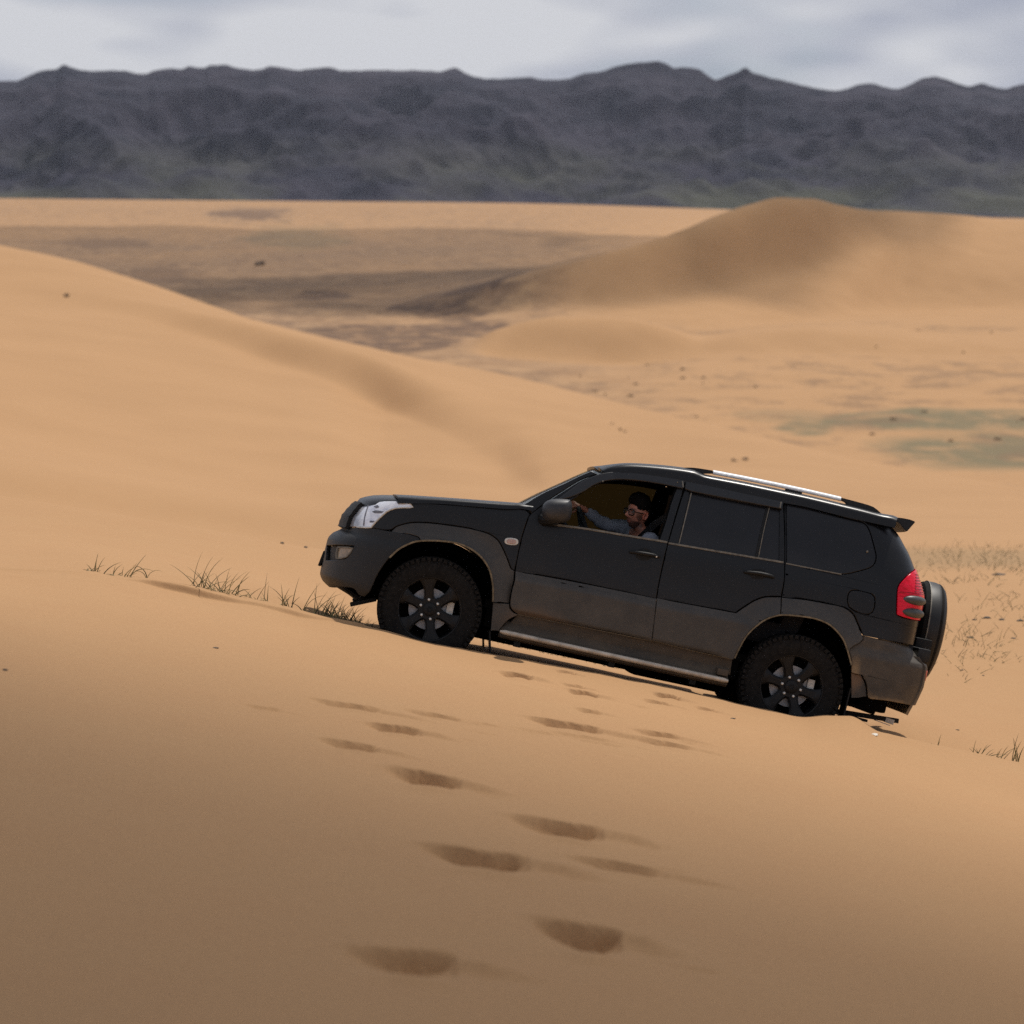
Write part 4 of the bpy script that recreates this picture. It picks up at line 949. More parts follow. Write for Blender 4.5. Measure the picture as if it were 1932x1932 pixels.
# spoiler
spo = trace([(868, 286), (918, 262), (1010, 272), (1100, 290), (1172, 318), (1140, 352), (1100, 398), (1062, 442), (1022, 408), (962, 334)], -.45, Z4)
bm = bmesh.new(); rings = []
for y_ in np.linspace(-.60, .60, 13):
    k = 1 - .10 * abs(y_ / .6) ** 4; c0 = spo[0]; rings.append([bm.verts.new(L3(c0[0] + (p[0] - c0[0]) * k, y_, c0[1] + (p[1] - c0[1]) * k + .02 * (1 - (y_ / .6) ** 2) * 0)) for p in spo])
for a, b in zip(rings, rings[1:]):
    for k in range(len(spo)): bm.faces.new((a[k], a[(k + 1) % len(spo)], b[(k + 1) % len(spo)], b[k]))
bm.faces.new(rings[0]); bm.faces.new(rings[-1]); bmesh.ops.recalc_face_normals(bm, faces=bm.faces)
bmesh.ops.bevel(bm, geom=[e for e in bm.edges if len(e.link_faces) == 2 and e.calc_face_angle(0) > .6], offset=.006, segments=2, affect='EDGES')
obj('rear_spoiler', bm, PAINT, car)
# roof rails
def rail(side):
    ft = trace([(35, 34), (130, 18), (250, 15), (422, 40), (424, 67), (360, 66), (318, 72), (282, 84), (240, 78), (120, 58)], -.62, Z3)
    bt = trace([(1512, 270), (1700, 320), (1790, 350), (1850, 398), (1905, 452), (1760, 420), (1604, 370), (1576, 345), (1548, 312), (1512, 294)], -.62, Z3)
    mid = trace([(1040, 180), (1182, 212), (1182, 268), (1040, 236)], -.62, Z3)
    def ext(pts, w0):
        bm = bmesh.new(); sp = smooth_poly(pts, 40, .03); a = []; b = []
        A1 = [bm.verts.new(L3(p[0], side * (.62 + w0), p[1])) for p in sp]; B1 = [bm.verts.new(L3(p[0], side * (.62 - w0), p[1])) for p in sp]
        n = len(sp); bm.faces.new(A1); bm.faces.new(B1[::-1])
        for k in range(n): bm.faces.new((A1[k], B1[k], B1[(k + 1) % n], A1[(k + 1) % n]))
        bmesh.ops.recalc_face_normals(bm, faces=bm.faces)
        bmesh.ops.bevel(bm, geom=[e for e in bm.edges if e.calc_face_angle(0) > 1.2], offset=.006, segments=2, affect='EDGES'); return bm
    r = empty('roof_rail', None, car)
    obj('rail_foot', ext(ft, .022), BUMPER, r); obj('rail_foot', ext(bt, .022), BUMPER, r); obj('rail_foot', ext(mid, .018), BUMPER, r)
    pa = trace([(422, 53), (800, 126), (1200, 210), (1514, 282)], -.62, Z3); bm = bmesh.new()
    q = smooth_open(pa, .1); rings = []
    for p in q:
        rings.append([bm.verts.new(L3(p[0], side * (.62 + .024 * cos(t)), p[1] + .016 * math.copysign(abs(sin(t)) ** .8, sin(t)) - .006 * cos(t))) for t in np.linspace(0, 2 * pi, 13)[:-1]])
    for a, b in zip(rings, rings[1:]):
        for k in range(12): bm.faces.new((a[k], a[(k + 1) % 12], b[(k + 1) % 12], b[k]))
    bm.faces.new(rings[0]); bm.faces.new(rings[-1]); bmesh.ops.recalc_face_normals(bm, faces=bm.faces); obj('rail_tube', bm, RAILW, r)
rail(-1); rail(1)
# spare wheel on the tailgate
sp_t = trace([(2616, 1645), (2632, 1650), (2656, 1658), (2672, 1676), (2683, 1703), (2684, 1748), (2680, 1800), (2672, 1848), (2658, 1888), (2637, 1914), (2608, 1931)], 0., (0, 0, 1))
u_in = 3.80; vc = (sp_t[0][1] + sp_t[-1][1]) / 2; Rs = (sp_t[0][1] - sp_t[-1][1]) / 2
prof = []
for u, v in sp_t[:6]: prof.append((u, v - vc))
def lathe_x(bm, prof, c, seg=48):
    rings = []
    for x, r in prof:
        rings.append([bm.verts.new((c[0] + x, c[1] + r * sin(2 * pi * k / seg), c[2] + r * cos(2 * pi * k / seg))) for k in range(seg)] if r > 1e-5 else [bm.verts.new((c[0] + x, c[1], c[2]))])
    for a, b in zip(rings, rings[1:]):
        for k in range(seg):
            k2 = (k + 1) % seg
            if len(b) == 1: bm.faces.new((a[k], a[k2], b[0]))
            elif len(a) == 1: bm.faces.new((a[0], b[k2], b[k]))
            else: bm.faces.new((a[k], a[k2], b[k2], b[k]))
    bmesh.ops.recalc_face_normals(bm, faces=bm.faces)
spr = empty('spare_wheel', None, car)
tilt = 0
SPC = Vector((3.772, .02, vc + HUB))
bm = bmesh.new(); lathe_x(bm, [(.0, .20), (.0, Rs * .93), (.012, Rs * .98), (.035, Rs), (.15, Rs * 1.0), (.16, Rs * .985), (.16, .1)], SPC); obj('spare_tyre', bm, RUBBER, spr)
bm = bmesh.new(); lathe_x(bm, [(.05, Rs * 1.012), (.115, Rs * 1.015), (.16, Rs * .985), (.185, Rs * .92), (.202, Rs * .80), (.208, .12), (.206, 0)], SPC); obj('tyre_cover', bm, BUMPER, spr)
bm = bmesh.new(); lathe_x(bm, [(.045, Rs * 1.01), (.045, Rs * 1.022), (.055, Rs * 1.022), (.055, Rs * 1.01)], SPC); obj('cover_rim', bm, SEAL, spr)
bm = bmesh.new(); box(bm, L3(3.74, .0, .58), (.16, .5, .18), None, .02); box(bm, L3(3.80, -.35, .50), (.13, .22, .13), None, .02); obj('spare_bracket', bm, DARK, spr)
# lower plastic housing under the spare, seen past the bumper
bm = bmesh.new(); box(bm, L3(3.76, -.3, .44), (.10, .9, .10), None, .02); obj('plate_housing', bm, BUMPER, car)
# running boards
def running_board(side):
    top_o = trace([(100, 1442), (150, 1418), (230, 1432), (800, 1548), (1345, 1662), (1932, 1782)], -.93, Z2) ; end = trace([(575, 1700)], -.95, Z3)[0]
    u0, v0 = trace([(48, 1540)], -1.03, Z2)[0]; u1, v1 = trace([(550, 1845)], -1.03, Z3)[0]
    vt0 = trace([(230, 1455)], -.88, Z2)[0][1]; vt1 = trace([(575, 1705)], -.88, Z3)[0][1]
    bm = bmesh.new(); rings = []
    n = 60
    for k in range(n + 1):
        t = k / n; u = u0 + (u1 - u0) * t; vo = v0 + (v1 - v0) * t; vi = vt0 + (vt1 - vt0) * t - .01
        e = min(1, t * 14); e = sqrt(1 - (1 - e) ** 2)
        wi, wo = -.84, -.84 - .185 * (.35 + .65 * e)
        ring = [(wi, vi - .02), (wi - .01, vi - .002), (wi - .05 * e, vi - .004), (wo + .085 * e, vo + .034), (wo + .083 * e, vo + .030), (wo + .066 * e, vo + .030), (wo + .064 * e, vo + .034), (wo + .045 * e, vo + .030), (wo + .043 * e, vo + .026), (wo + .026 * e, vo + .026), (wo + .02 * e, vo + .024), (wo + .004, vo + .006), (wo + .02, vo - .03), (wo + .06, vo - .045), (wi, vi - .10)]
        rings.append([bm.verts.new(L3(u, side * -a if side > 0 else a, b)) for a, b in ring])
    for a, b in zip(rings, rings[1:]):
        m = len(a)
        for k in range(m): bm.faces.new((a[k], a[(k + 1) % m], b[(k + 1) % m], b[k]))
    bm.faces.new(rings[0]); bm.faces.new(rings[-1]); bmesh.ops.recalc_face_normals(bm, faces=bm.faces)
    r = obj('running_board', bm, STEP, car, angle=25)
    bm = bmesh.new(); y_ = -1.028
    tube(bm, [L3(u0 + (u1 - u0) * t, side * 1.028, v0 + (v1 - v0) * t + .004 - .0 * t) for t in (0.0, .02, .3, .6, .98, 1.0)], [.010, .019, .019, .019, .019, .012], 12)
    obj('chrome_tube', bm, CHROME, r)
    # end cap and brackets
    bm = bmesh.new(); box(bm, L3(u1 - .05, side * .95, (v1 + vt1) / 2 + .00), (.085, .14, .05), Matrix.Rotation(radians(0), 3, 'X'), .01); obj('step_end_cap', bm, STEP, r)
    for uu in (u0 + .15, (u0 + u1) / 2, u1 - .25):
        bm = bmesh.new(); box(bm, L3(uu, side * .80, v0 + (v1 - v0) * .5 - .06), (.05, .30, .05), None, .005); obj('step_bracket', bm, DARK, r)
running_board(-1); running_board(1)
panel('sill_panel', T2((215, 1380), (1345, 1608)) + T3((590, 1640), (570, 1790), (-100, 1660)) + T2((800, 1650), (100, 1500)), STEP, car, off=-.010, gap=0)

# ---- underbody, inner shells, wheel housings
bm = bmesh.new()
box(bm, L3(1.40, 0, .03), (1.95, 1.62, .14)); box(bm, L3(1.4, .45, -.09), (2.3, .10, .12)); box(bm, L3(1.4, -.45, -.09), (2.3, .10, .12))
box(bm, L3(.35, 0, -.08), (.6, .7, .14), None, .03); box(bm, L3(1.3, .2, -.10), (.9, .28, .13), None, .04); box(bm, L3(2.0, -.30, -.10), (.8, .45, .15), None, .05)
box(bm, L3(-.42, 0, .10), (.5, 1.1, .2), None, .03); box(bm, L3(3.3, 0, .04), (.55, 1.4, .2), None, .03)
tube(bm, [L3(0, -.7, 0), L3(0, .7, 0)], .05, 10); tube(bm, [L3(WB, -.75, 0), L3(WB, .75, 0)], .055, 10)
bmesh.ops.create_uvsphere(bm, u_segments=16, v_segments=10, radius=.14, matrix=Matrix.Translation(L3(WB, 0, 0)))
tube(bm, [L3(2.9, .5, .02), L3(3.45, .5, -.05), L3(3.72, .5, -.09)], .035, 10)
obj('underbody', bm, VOIDM, car)
bm = bmesh.new()      # rear tow member with its pale bracket
box(bm, L3(3.42, -.45, -.115), (.62, .06, .035), Matrix.Rotation(radians(-3), 3, 'Y')); box(bm, L3(3.25, -.62, -.135), (.42, .06, .02), Matrix.Rotation(radians(2), 3, 'Y'))
tow = obj('tow_member', bm, DARK, car)
bm = bmesh.new(); box(bm, L3(3.66, -.45, -.112), (.07, .07, .040), Matrix.Rotation(radians(8), 3, 'Y'), .004); box(bm, L3(3.61, -.45, -.137), (.12, .07, .006), Matrix.Rotation(radians(8), 3, 'Y')); obj('tow_bracket', bm, WHITEP, tow)
for s_ in (-1, 1):
    bm = bmesh.new(); box(bm, L3(3.225, s_ * .80, -.125), (.010, .24, .42), Matrix.Rotation(radians(2), 3, 'Y')); obj('mud_flap', bm, DARK, car)
    bm = bmesh.new(); box(bm, L3(.50, s_ * .78, -.16), (.012, .22, .20), Matrix.Rotation(radians(-14), 3, 'Y')); obj('mud_flap', bm, DARK, car)
    bm = bmesh.new(); box(bm, L3(-.5, s_ * .55, -.06), (.20, .20, .03), Matrix.Rotation(radians(-24), 3, 'Y'), .004); obj('air_dam', bm, DARK, car)
def housing(cu, R0, name):
    for s_ in (-1, 1):
        bm = bmesh.new(); prev = None
        for k in range(29):
            th = radians(-6 + 192 * k / 28); x = cu + R0 * cos(th); z = .02 + R0 * sin(th) * .98
            cur = [bm.verts.new(L3(x, s_ * yy, z)) for yy in (.90, .78, .62, .50)]
            if prev:
                for q_ in range(3): bm.faces.new((prev[q_], prev[q_ + 1], cur[q_ + 1], cur[q_]))
            prev = cur
        cvt = bm.verts.new(L3(cu, s_ * .50, 0)); ins = [v for v in bm.verts if abs(abs(v.co.y) - .50) < 1e-6 and v is not cvt]
        for a, b in zip(ins, ins[1:]): bm.faces.new((a, b, cvt))
        bmesh.ops.solidify(bm, geom=list(bm.faces), thickness=.006); obj(name, bm, VOIDM, car)
housing(.005, .515, 'wheel_housing'); housing(WB + .0, .535, 'wheel_housing')
bm = bmesh.new(); strip(bm, T1(*arch_f[4:]), .014, .010, .048); o = obj('arch_lip', bm, MUDLIP, car); mirror_obj(o)
bm = bmesh.new(); strip(bm, T3((600, 1640), (640, 1556), (700, 1452), (780, 1371), (870, 1311), (990, 1277), (1150, 1286), (1300, 1311), (1420, 1367), (1520, 1472), (1565, 1580), (1597, 1700)), .013, .010, .048); o = obj('arch_lip', bm, MUDLIP, car); mirror_obj(o)
# black inner skins behind the outer panels
def inner(name, poly, off=-.045, holes=()): return panel(name, poly, VOIDM, car, off=off, gap=0, lip=0, thick=.003, holes=holes, step=.09, pmax=.90)
inner('inner_skin', T2((330, 560), (470, 625), (1410, 772), (1480, 790)) + T3((130, 690), (1030, 840), (1010, 1270), (870, 1300), (780, 1365), (700, 1450), (640, 1555), (585, 1640), (-110, 1490)) + T2((200, 1380), (150, 1300), (190, 1000), (260, 700)))
inner('inner_skin', T1((600, 520), (900, 450), (1750, 500), (1850, 560), (1760, 900), (1700, 1290), (1570, 1250), (1550, 1060), (1500, 930), (1370, 815), (1100, 745), (945, 742), (860, 760), (700, 700), (560, 640)))
inner('inner_skin', T3((1020, 320), (1700, 470), (1880, 520)) + T4((1100, 700), (1180, 900), (1220, 1200), (1180, 1500), (1130, 1700), (592, 1600)) + T3((1650, 1330), (1540, 1190), (1200, 1130), (1000, 1110)), holes=[T3((1060, 340), (1600, 470), (1730, 530), (1790, 760), (1760, 850), (1530, 905), (1060, 815))])
inner('door_pillar', T2((1548, 300), (1662, 258), (1520, 800), (1395, 775)), off=-.02)
inner('door_pillar', T3((975, 350), (1060, 300), (1062, 850), (975, 820)), off=-.02)
# ---- interior
bm = bmesh.new(); box(bm, L3(1.75, 0, .13), (2.7, 1.64, .06)); box(bm, L3(.55, 0, .42), (.08, 1.6, .7)); obj('cabin_floor', bm, VOIDM, car)
bm = bmesh.new()
rows = [[L3(u, k * e, v) for k in np.linspace(-1, 1, 9)] for u, v, e in ((.50, .86, .80), (.70, .885, .80), (.84, .86, .80), (.92, .78, .80), (.90, .60, .80), (.80, .45, .80))]
loft('dashboard', rows, DARK, car, thick=.02)
def seat(y_, u0):
    s_ = empty('seat', None, car)
    bm = bmesh.new(); box(bm, L3(u0, y_, .34), (.50, .50, .16), Matrix.Rotation(radians(-6), 3, 'Y'), .05); obj('seat_cushion', bm, SEATM, s_)
    bm = bmesh.new(); box(bm, L3(u0 + .33, y_, .66), (.15, .48, .62), Matrix.Rotation(radians(16), 3, 'Y'), .06); obj('seat_back', bm, SEATM, s_)
    bm = bmesh.new(); box(bm, L3(u0 + .435, y_, 1.05), (.10, .27, .17), Matrix.Rotation(radians(12), 3, 'Y'), .04); obj('headrest', bm, SEATM, s_)
seat(-.38, 1.38); seat(.38, 1.38)
bm = bmesh.new(); box(bm, L3(2.45, 0, .36), (.5, 1.35, .18), None, .05); box(bm, L3(2.78, 0, .68), (.16, 1.35, .6), Matrix.Rotation(radians(14), 3, 'Y'), .05); obj('rear_bench', bm, SEATM, car)
bm = bmesh.new()
bmesh.ops.create_grid(bm, x_segments=20, y_segments=12, size=1)
for v in bm.verts: x_, y_ = v.co.x, v.co.y; u = 2.15 + x_ * 1.05; v.co = L3(u, y_ * .66, float(fsr(u)) - .05 - .05 * y_ * y_)
bmesh.ops.solidify(bm, geom=list(bm.faces), thickness=.01); obj('headliner', bm, VOIDM, car)
# steering wheel
swc = trace([(545, 640)], -.40, Z5)[0]
bm = bmesh.new(); Rw = .19; ax = Matrix.Rotation(radians(62), 3, 'Y'); pts = []
_hand = trace([(545, 535)], -.315, Z5)[0]; cw = L3(_hand[0] + .100, -.36, _hand[1] - .185)
for k in range(33):
    t = 2 * pi * k / 32; pts.append(cw + ax @ Vector((Rw * cos(t), Rw * sin(t), 0)))
tube(bm, pts, .017, 8, cap=False)
for t in (.5, pi - .5, -pi / 2 + pi): tube(bm, [cw + ax @ Vector((Rw * sin(t) * 0 + Rw * cos(t), Rw * sin(t), 0)), cw + ax @ Vector((0, 0, -.03))], .016, 6)
box(bm, cw + ax @ Vector((0, 0, -.03)), (.12, .12, .05), ax, .02); tube(bm, [cw + ax @ Vector((0, 0, -.04)), cw + ax @ Vector((0, 0, -.35))], .03, 8)
obj('steering_wheel', bm, DARK, car)
# seat belt
b0 = trace([(1575, 650)], -.66, Z5)[0]; b1 = trace([(1440, 735)], -.60, Z5)[0]; b2 = trace([(1270, 885)], -.50, Z5)[0]; b3 = trace([(1120, 1120)], -.36, Z5)[0]
bm = bmesh.new(); prev = None; P = [L3(b0[0], -.68, b0[1]), L3(b1[0], -.60, b1[1]), L3(b2[0], -.535, b2[1]), L3(b3[0], -.34, b3[1])]
for i, p in enumerate(P):
    t = (P[min(i + 1, 3)] - P[max(i - 1, 0)]).normalized(); n = t.cross(Vector((0, 1, .2))).normalized() * .026; cur = [bm.verts.new(p + n), bm.verts.new(p - n)]
    if prev: bm.faces.new((prev[0], prev[1], cur[1], cur[0]))
    prev = cur
bmesh.ops.solidify(bm, geom=list(bm.faces), thickness=.003); obj('seat_belt', bm, BELT, car)
# rear washer nozzle dot on the quarter glass
(p,) = T4((630, 655)); bm = bmesh.new(); bmesh.ops.create_uvsphere(bm, u_segments=10, v_segments=6, radius=.010, matrix=Matrix.Translation(S3(A_of(*p), p[1], -1, .002))); obj('window_catch', bm, SEAL, car)

# ---- wheels
def make_wheel(cu, side, rot, steer=0):
    r = empty('wheel', None, car); r.location = L3(cu, side * .80, 0); r.rotation_euler = (0, 0, steer)
    R0 = .392; bm = bmesh.new(); s = side
    prof = [(.10, .235), (.128, .242), (.135, .262), (.139, .30), (.137, .335), (.128, .362), (.112, .378), (.09, .384), (0, .386), (-.09, .384), (-.112, .378), (-.128, .362), (-.139, .30), (-.132, .25), (-.10, .235)]
    lathe_y(bm, [(s * a, b) for a, b in prof], 96); bmesh.ops.recalc_face_normals(bm, faces=bm.faces)
    nb = 56
    for k in range(nb):
        th = 2 * pi * k / nb
        for j, (yy, ww, ph) in enumerate(((.118, .042, 0), (.070, .034, .5), (.022, .034, .0), (-.03, .034, .5), (-.075, .034, 0), (-.118, .042, .5))):
            t2 = th + ph * 2 * pi / nb; rad = .386 if abs(yy) < .1 else .376
            rr = Matrix.Rotation(-t2, 3, 'Y'); c = rr @ Vector((rad, 0, 0)); c.y = s * yy
            box(bm, c, (.020 if abs(yy) < .1 else .026, ww, 2 * pi * R0 / nb * (.70 if j % 2 else .62)), rr)
        if k % 2 == 0:
            rr = Matrix.Rotation(-th, 3, 'Y'); c = rr @ Vector((.352, 0, 0)); c.y = s * .134; box(bm, c, (.030, .010, .014), rr)
    obj('tyre', bm, RUBBER, r, smooth=True, angle=30)
    bm = bmesh.new()
    lathe_y(bm, [(s * a, b) for a, b in ((.122, .246), (.130, .240), (.128, .233), (.118, .229), (.06, .222), (-.08, .215), (-.11, .228), (-.11, .242))], 72)
    for k in range(6):
        th = radians(rot + 60 * k); rr = Matrix.Rotation(-th, 3, 'Y')
        secs = ((.055, .036, .100), (.085, .042, .104), (.105, .036, .108), (.14, .036, .112), (.175, .043, .117), (.205, .056, .120), (.228, .072, .120))
        rings = []
        for rad, hw_, dy in secs:
            rings.append([bm.verts.new(rr @ Vector((rad, 0, z_)) + Vector((0, s * y_, 0))) for z_, y_ in ((-hw_, dy - .045), (-hw_, dy - .012), (-hw_ * .62, dy), (hw_ * .62, dy), (hw_, dy - .012), (hw_, dy - .045))])
        for a, b in zip(rings, rings[1:]):
            for q_ in range(6): bm.faces.new((a[q_], a[(q_ + 1) % 6], b[(q_ + 1) % 6], b[q_]))
    lathe_y(bm, [(s * a, b) for a, b in ((.04, .088), (.098, .090), (.104, .082), (.104, .0))], 36)
    bmesh.ops.recalc_face_normals(bm, faces=bm.faces); obj('rim', bm, RIMBLK, r, angle=32)
    bm = bmesh.new(); lathe_y(bm, [(s * a, b) for a, b in ((.10, .050), (.118, .048), (.122, .040), (.122, 0))], 36)
    for t in (0, 60, 120):                        # three crossed ovals of the emblem
        rr = Matrix.Rotation(radians(t), 3, 'Y'); pts = [rr @ Vector((.022 * cos(q_), 0, .011 * sin(q_))) + Vector((0, s * .123, 0)) for q_ in np.linspace(0, 2 * pi, 19)]
        tube(bm, pts, .0022, 5, cap=False)
    bmesh.ops.recalc_face_normals(bm, faces=bm.faces); obj('hub_cap', bm, RIMBLK, r)
    for k in range(6):
        th = radians(rot + 2 + 60 * k) if True else 0; c = Vector((.073 * cos(th), s * .108, .073 * sin(th)))
        bm = bmesh.new(); lathe_y(bm, [(s * -.01, .0105), (s * .010, .0105), (s * .016, .006), (s * .017, 0)], 12, c); bmesh.ops.recalc_face_normals(bm, faces=bm.faces); obj('lug_nut', bm, NUT, r)
    bm = bmesh.new(); lathe_y(bm, [(s * a, b) for a, b in ((.035, .0), (.035, .158), (.015, .158), (.015, 0))], 48); bmesh.ops.recalc_face_normals(bm, faces=bm.faces); obj('brake_disc', bm, STEEL, r)
    bm = bmesh.new(); lathe_y(bm, [(s * a, b) for a, b in ((-.02, .0), (-.02, .23), (-.03, .23), (-.03, 0))], 32); bmesh.ops.recalc_face_normals(bm, faces=bm.faces); obj('brake_shield', bm, VOIDM, r)
    bm = bmesh.new(); box(bm, Vector((.150 , s * .03, .02)), (.055, .06, .13), None, .012); obj('brake_caliper', bm, WHITEP, r)
    return r
make_wheel(0, -1, 104); make_wheel(WB, -1, 111); make_wheel(0, 1, 100); make_wheel(WB, 1, 75)

# ------------------------------------------------------------------ driver
SKIN = Mat('skin', .5); set_in(SKIN, 'Subsurface Weight', .0)
_v = SKIN.node('ShaderNodeVertexColor'); _v.layer_name = 'tone'; _k = SKIN.noise(60, 4, .6)
SKIN.color(SKIN.mix(SKIN.math('MULTIPLY', SKIN.ramp(_k, [(.35, 0.), (.65, 1.)]), .18), _v.outputs[0], (.20, .075, .045))); SKIN = SKIN.m
SHIRT = plain('grey_shirt', (.25, .26, .30), .9, var=.08, scale=14)
TEE = plain('black_tee_shirt', (.010, .010, .011), .9)
HAIR = plain('black_hair', (.005, .0042, .004), .85, spec=.12, var=.3, scale=60)
FRAME = plain('black_spectacle_frame', (.008, .006, .006), .3)
drv = empty('person', CM); tag(drv, 'bearded man in glasses and grey shirt driving with one arm on the wheel', 'person')
def Dv(x, y, w, z=Z5):
    u, v = trace([(x, y)], w, z)[0]; return L3(u, w, v)
HC = Dv(1240, 625, -.46)                         # head centre
FWD = Vector((-.80, -.58, -.07)).normalized()    # where the face looks: ahead and out of the window
UPh = (Vector((.16, .02, 1)) - FWD * Vector((.16, .02, 1)).dot(FWD)).normalized(); SDh = UPh.cross(FWD)   # to his left
HM = Matrix((( FWD.x, SDh.x, UPh.x), (FWD.y, SDh.y, UPh.y), (FWD.z, SDh.z, UPh.z)))
def hp(x, y, z): return HC + HM @ Vector((x, y, z))
def g3(p, c, s): return math.exp(-((p[0] - c[0]) / s[0]) ** 2 - ((p[1] - c[1]) / s[1]) ** 2 - ((p[2] - c[2]) / s[2]) ** 2)
def head_shape(n):                               # unit direction -> local point
    x, y, z = n
    rx = .098 if x > 0 else .100; P = Vector((x * rx, y * .076, z * .122))
    jaw = float(sstep(.15, -.9, z)); P.y *= 1 - .26 * jaw; P.x *= 1 - (.05 if x > 0 else .38) * jaw
    if z < 0 and x > 0: P.x += .006 * jaw
    P.x -= .006 * g3(P, (.09, 0, .03), (.05, .09, .02)) * 0
    ay = abs(P.y); q = (P.x, ay, P.z)
    o = 0
    o += .030 * g3((P.x, P.y, P.z), (.098, 0, -.020), (.05, .013, .015)) + .016 * g3((P.x, P.y, P.z), (.098, 0, .002), (.05, .010, .022))   # nose
    o += .006 * g3(q, (.09, .028, .030), (.05, .024, .009))           # brow
    o -= .012 * g3(q, (.09, .031, .010), (.05, .017, .013))           # eye socket
    o += .004 * g3(q, (.08, .046, -.012), (.05, .018, .016))          # cheek bone
    o -= .004 * g3(q, (.07, .046, -.048), (.06, .018, .02))
    o += .007 * g3(q, (.09, 0, -.056), (.05, .020, .006)) + .006 * g3(q, (.09, 0, -.070), (.05, .017, .006)) - .004 * g3(q, (.09, 0, -.063), (.05, .02, .003))
    o += .009 * g3(q, (.08, 0, -.104), (.05, .022, .014))             # chin
    P.x += o; P.x -= .004 * g3(q, (.1, 0, -.084), (.05, .03, .006)); return P
skin_c = (.52, .215, .145); beard_c = (.030, .017, .013); lip_c = (.26, .07, .055)
def tone(P):
    x, y, z = P; ay = abs(y); c = Vector(skin_c)
    def to(c, t, k): return c.lerp(Vector(t), max(0, min(1, k)))
    c = to(c, (.64, .25, .16), g3((x, ay, z), (.1, .02, .07), (.08, .04, .03)) * .5)
    n_ = mnoise.noise(Vector(P) * 70) * .25
    jawl = float(sstep(-.046, -.062, z + .30 * (ay - .045) * (ay > .045) - .16 * (ay > .055) * 0)) 
    side = float(sstep(.050, .060, ay)) * float(sstep(.03, -.01, z)) * float(sstep(-.005, .02, x))
    moust = g3((x, ay, z), (.1, .010, -.044), (.06, .026, .0065)) * 1.3
    k = max(jawl * (x > .0 or z < -.09) * (1 - .9 * g3((x, ay, z), (.1, 0, -.066), (.06, .021, .011))), side * .85, moust) + n_ * .5 * jawl
    if z < -.125: k *= .6
    c = to(c, beard_c, k * .92)
    c = to(c, lip_c, g3((x, ay, z), (.1, 0, -.063), (.05, .021, .008)) * 1.1 * (1 if x > .05 else 0))
    if x > .05:
        c = to(c, (.02, .012, .01), 1.4 * g3((x, ay, z), (.09, .032, .033), (.06, .019, .0042)))      # eyebrow
        c = to(c, (.05, .025, .02), .9 * g3((x, ay, z), (.09, .032, .012), (.06, .014, .006)))
    return c
bm = bmesh.new(); bmesh.ops.create_icosphere(bm, subdivisions=5, radius=1)
for v in bm.verts: v.co = head_shape(v.co.normalized())
tl_ = bm.verts.layers.float_color.new('tone')
for v in bm.verts: c = tone(v.co); v[tl_] = (*c, 1)
# ears
for s_ in (-1, 1):
    base = Vector((-.004, s_ * .074, -.002)); prev = None
    for k in range(13):
        t = k / 12 * 2 * pi; e_ = Vector((.017 * cos(t) - .005 * sin(t), 0, .031 * sin(t))); cur = []
        for rr_, oo in ((.35, .002), (.62, .004), (.86, .012), (1.0, .013), (1.04, .006), (.9, -.004)):
            p = base + e_ * rr_ + Vector((-.25 * oo, s_ * oo, 0)); vv = bm.verts.new(p); vv[tl_] = (.60, .20, .13, 1) if rr_ > .6 else (.28, .08, .05, 1); cur.append(vv)
        if prev:
            for q_ in range(5): bm.faces.new((prev[q_], prev[q_ + 1], cur[q_ + 1], cur[q_]))
        prev = cur
for v in bm.verts: v.co = HC + HM @ v.co
head_bm = bm
# skeleton-grown body: torso, neck, both arms
def skin_mesh(name, nodes, edges, sub=2):
    me = bpy.data.meshes.new(name); me.from_pydata([tuple(p) for p, r in nodes], edges, []); o = bpy.data.objects.new(name, me); C.objects.link(o)
    m = o.modifiers.new('skin', 'SKIN'); m.use_smooth_shade = True
    for i, (p, r) in enumerate(nodes):
        d = me.skin_vertices[0].data[i]; d.radius = r if hasattr(r, '__len__') else (r, r); d.use_root = (i == 0)
    s = o.modifiers.new('sub', 'SUBSURF'); s.levels = sub; s.render_levels = sub
    dg = bpy.context.evaluated_depsgraph_get(); dg.update(); ev = o.evaluated_get(dg); out = bpy.data.meshes.new_from_object(ev)
    bpy.data.objects.remove(o); bpy.data.meshes.remove(me); return out
hip = L3(1.42, -.38, .36); wst = L3(1.44, -.38, .56); chs = L3(1.47, -.40, .76); nkb = Dv(1290, 860, -.43); nkt = HC + HM @ Vector((-.022, 0, -.085))
shR = Dv(1130, 790, -.24); shL = Dv(1405, 945, -.60); elR = Dv(850, 745, -.22); wrR = Dv(610, 560, -.30); elL = L3(1.28, -.66, .48); wrL = L3(1.05, -.52, .50)
haR = Dv(545, 535, -.315)
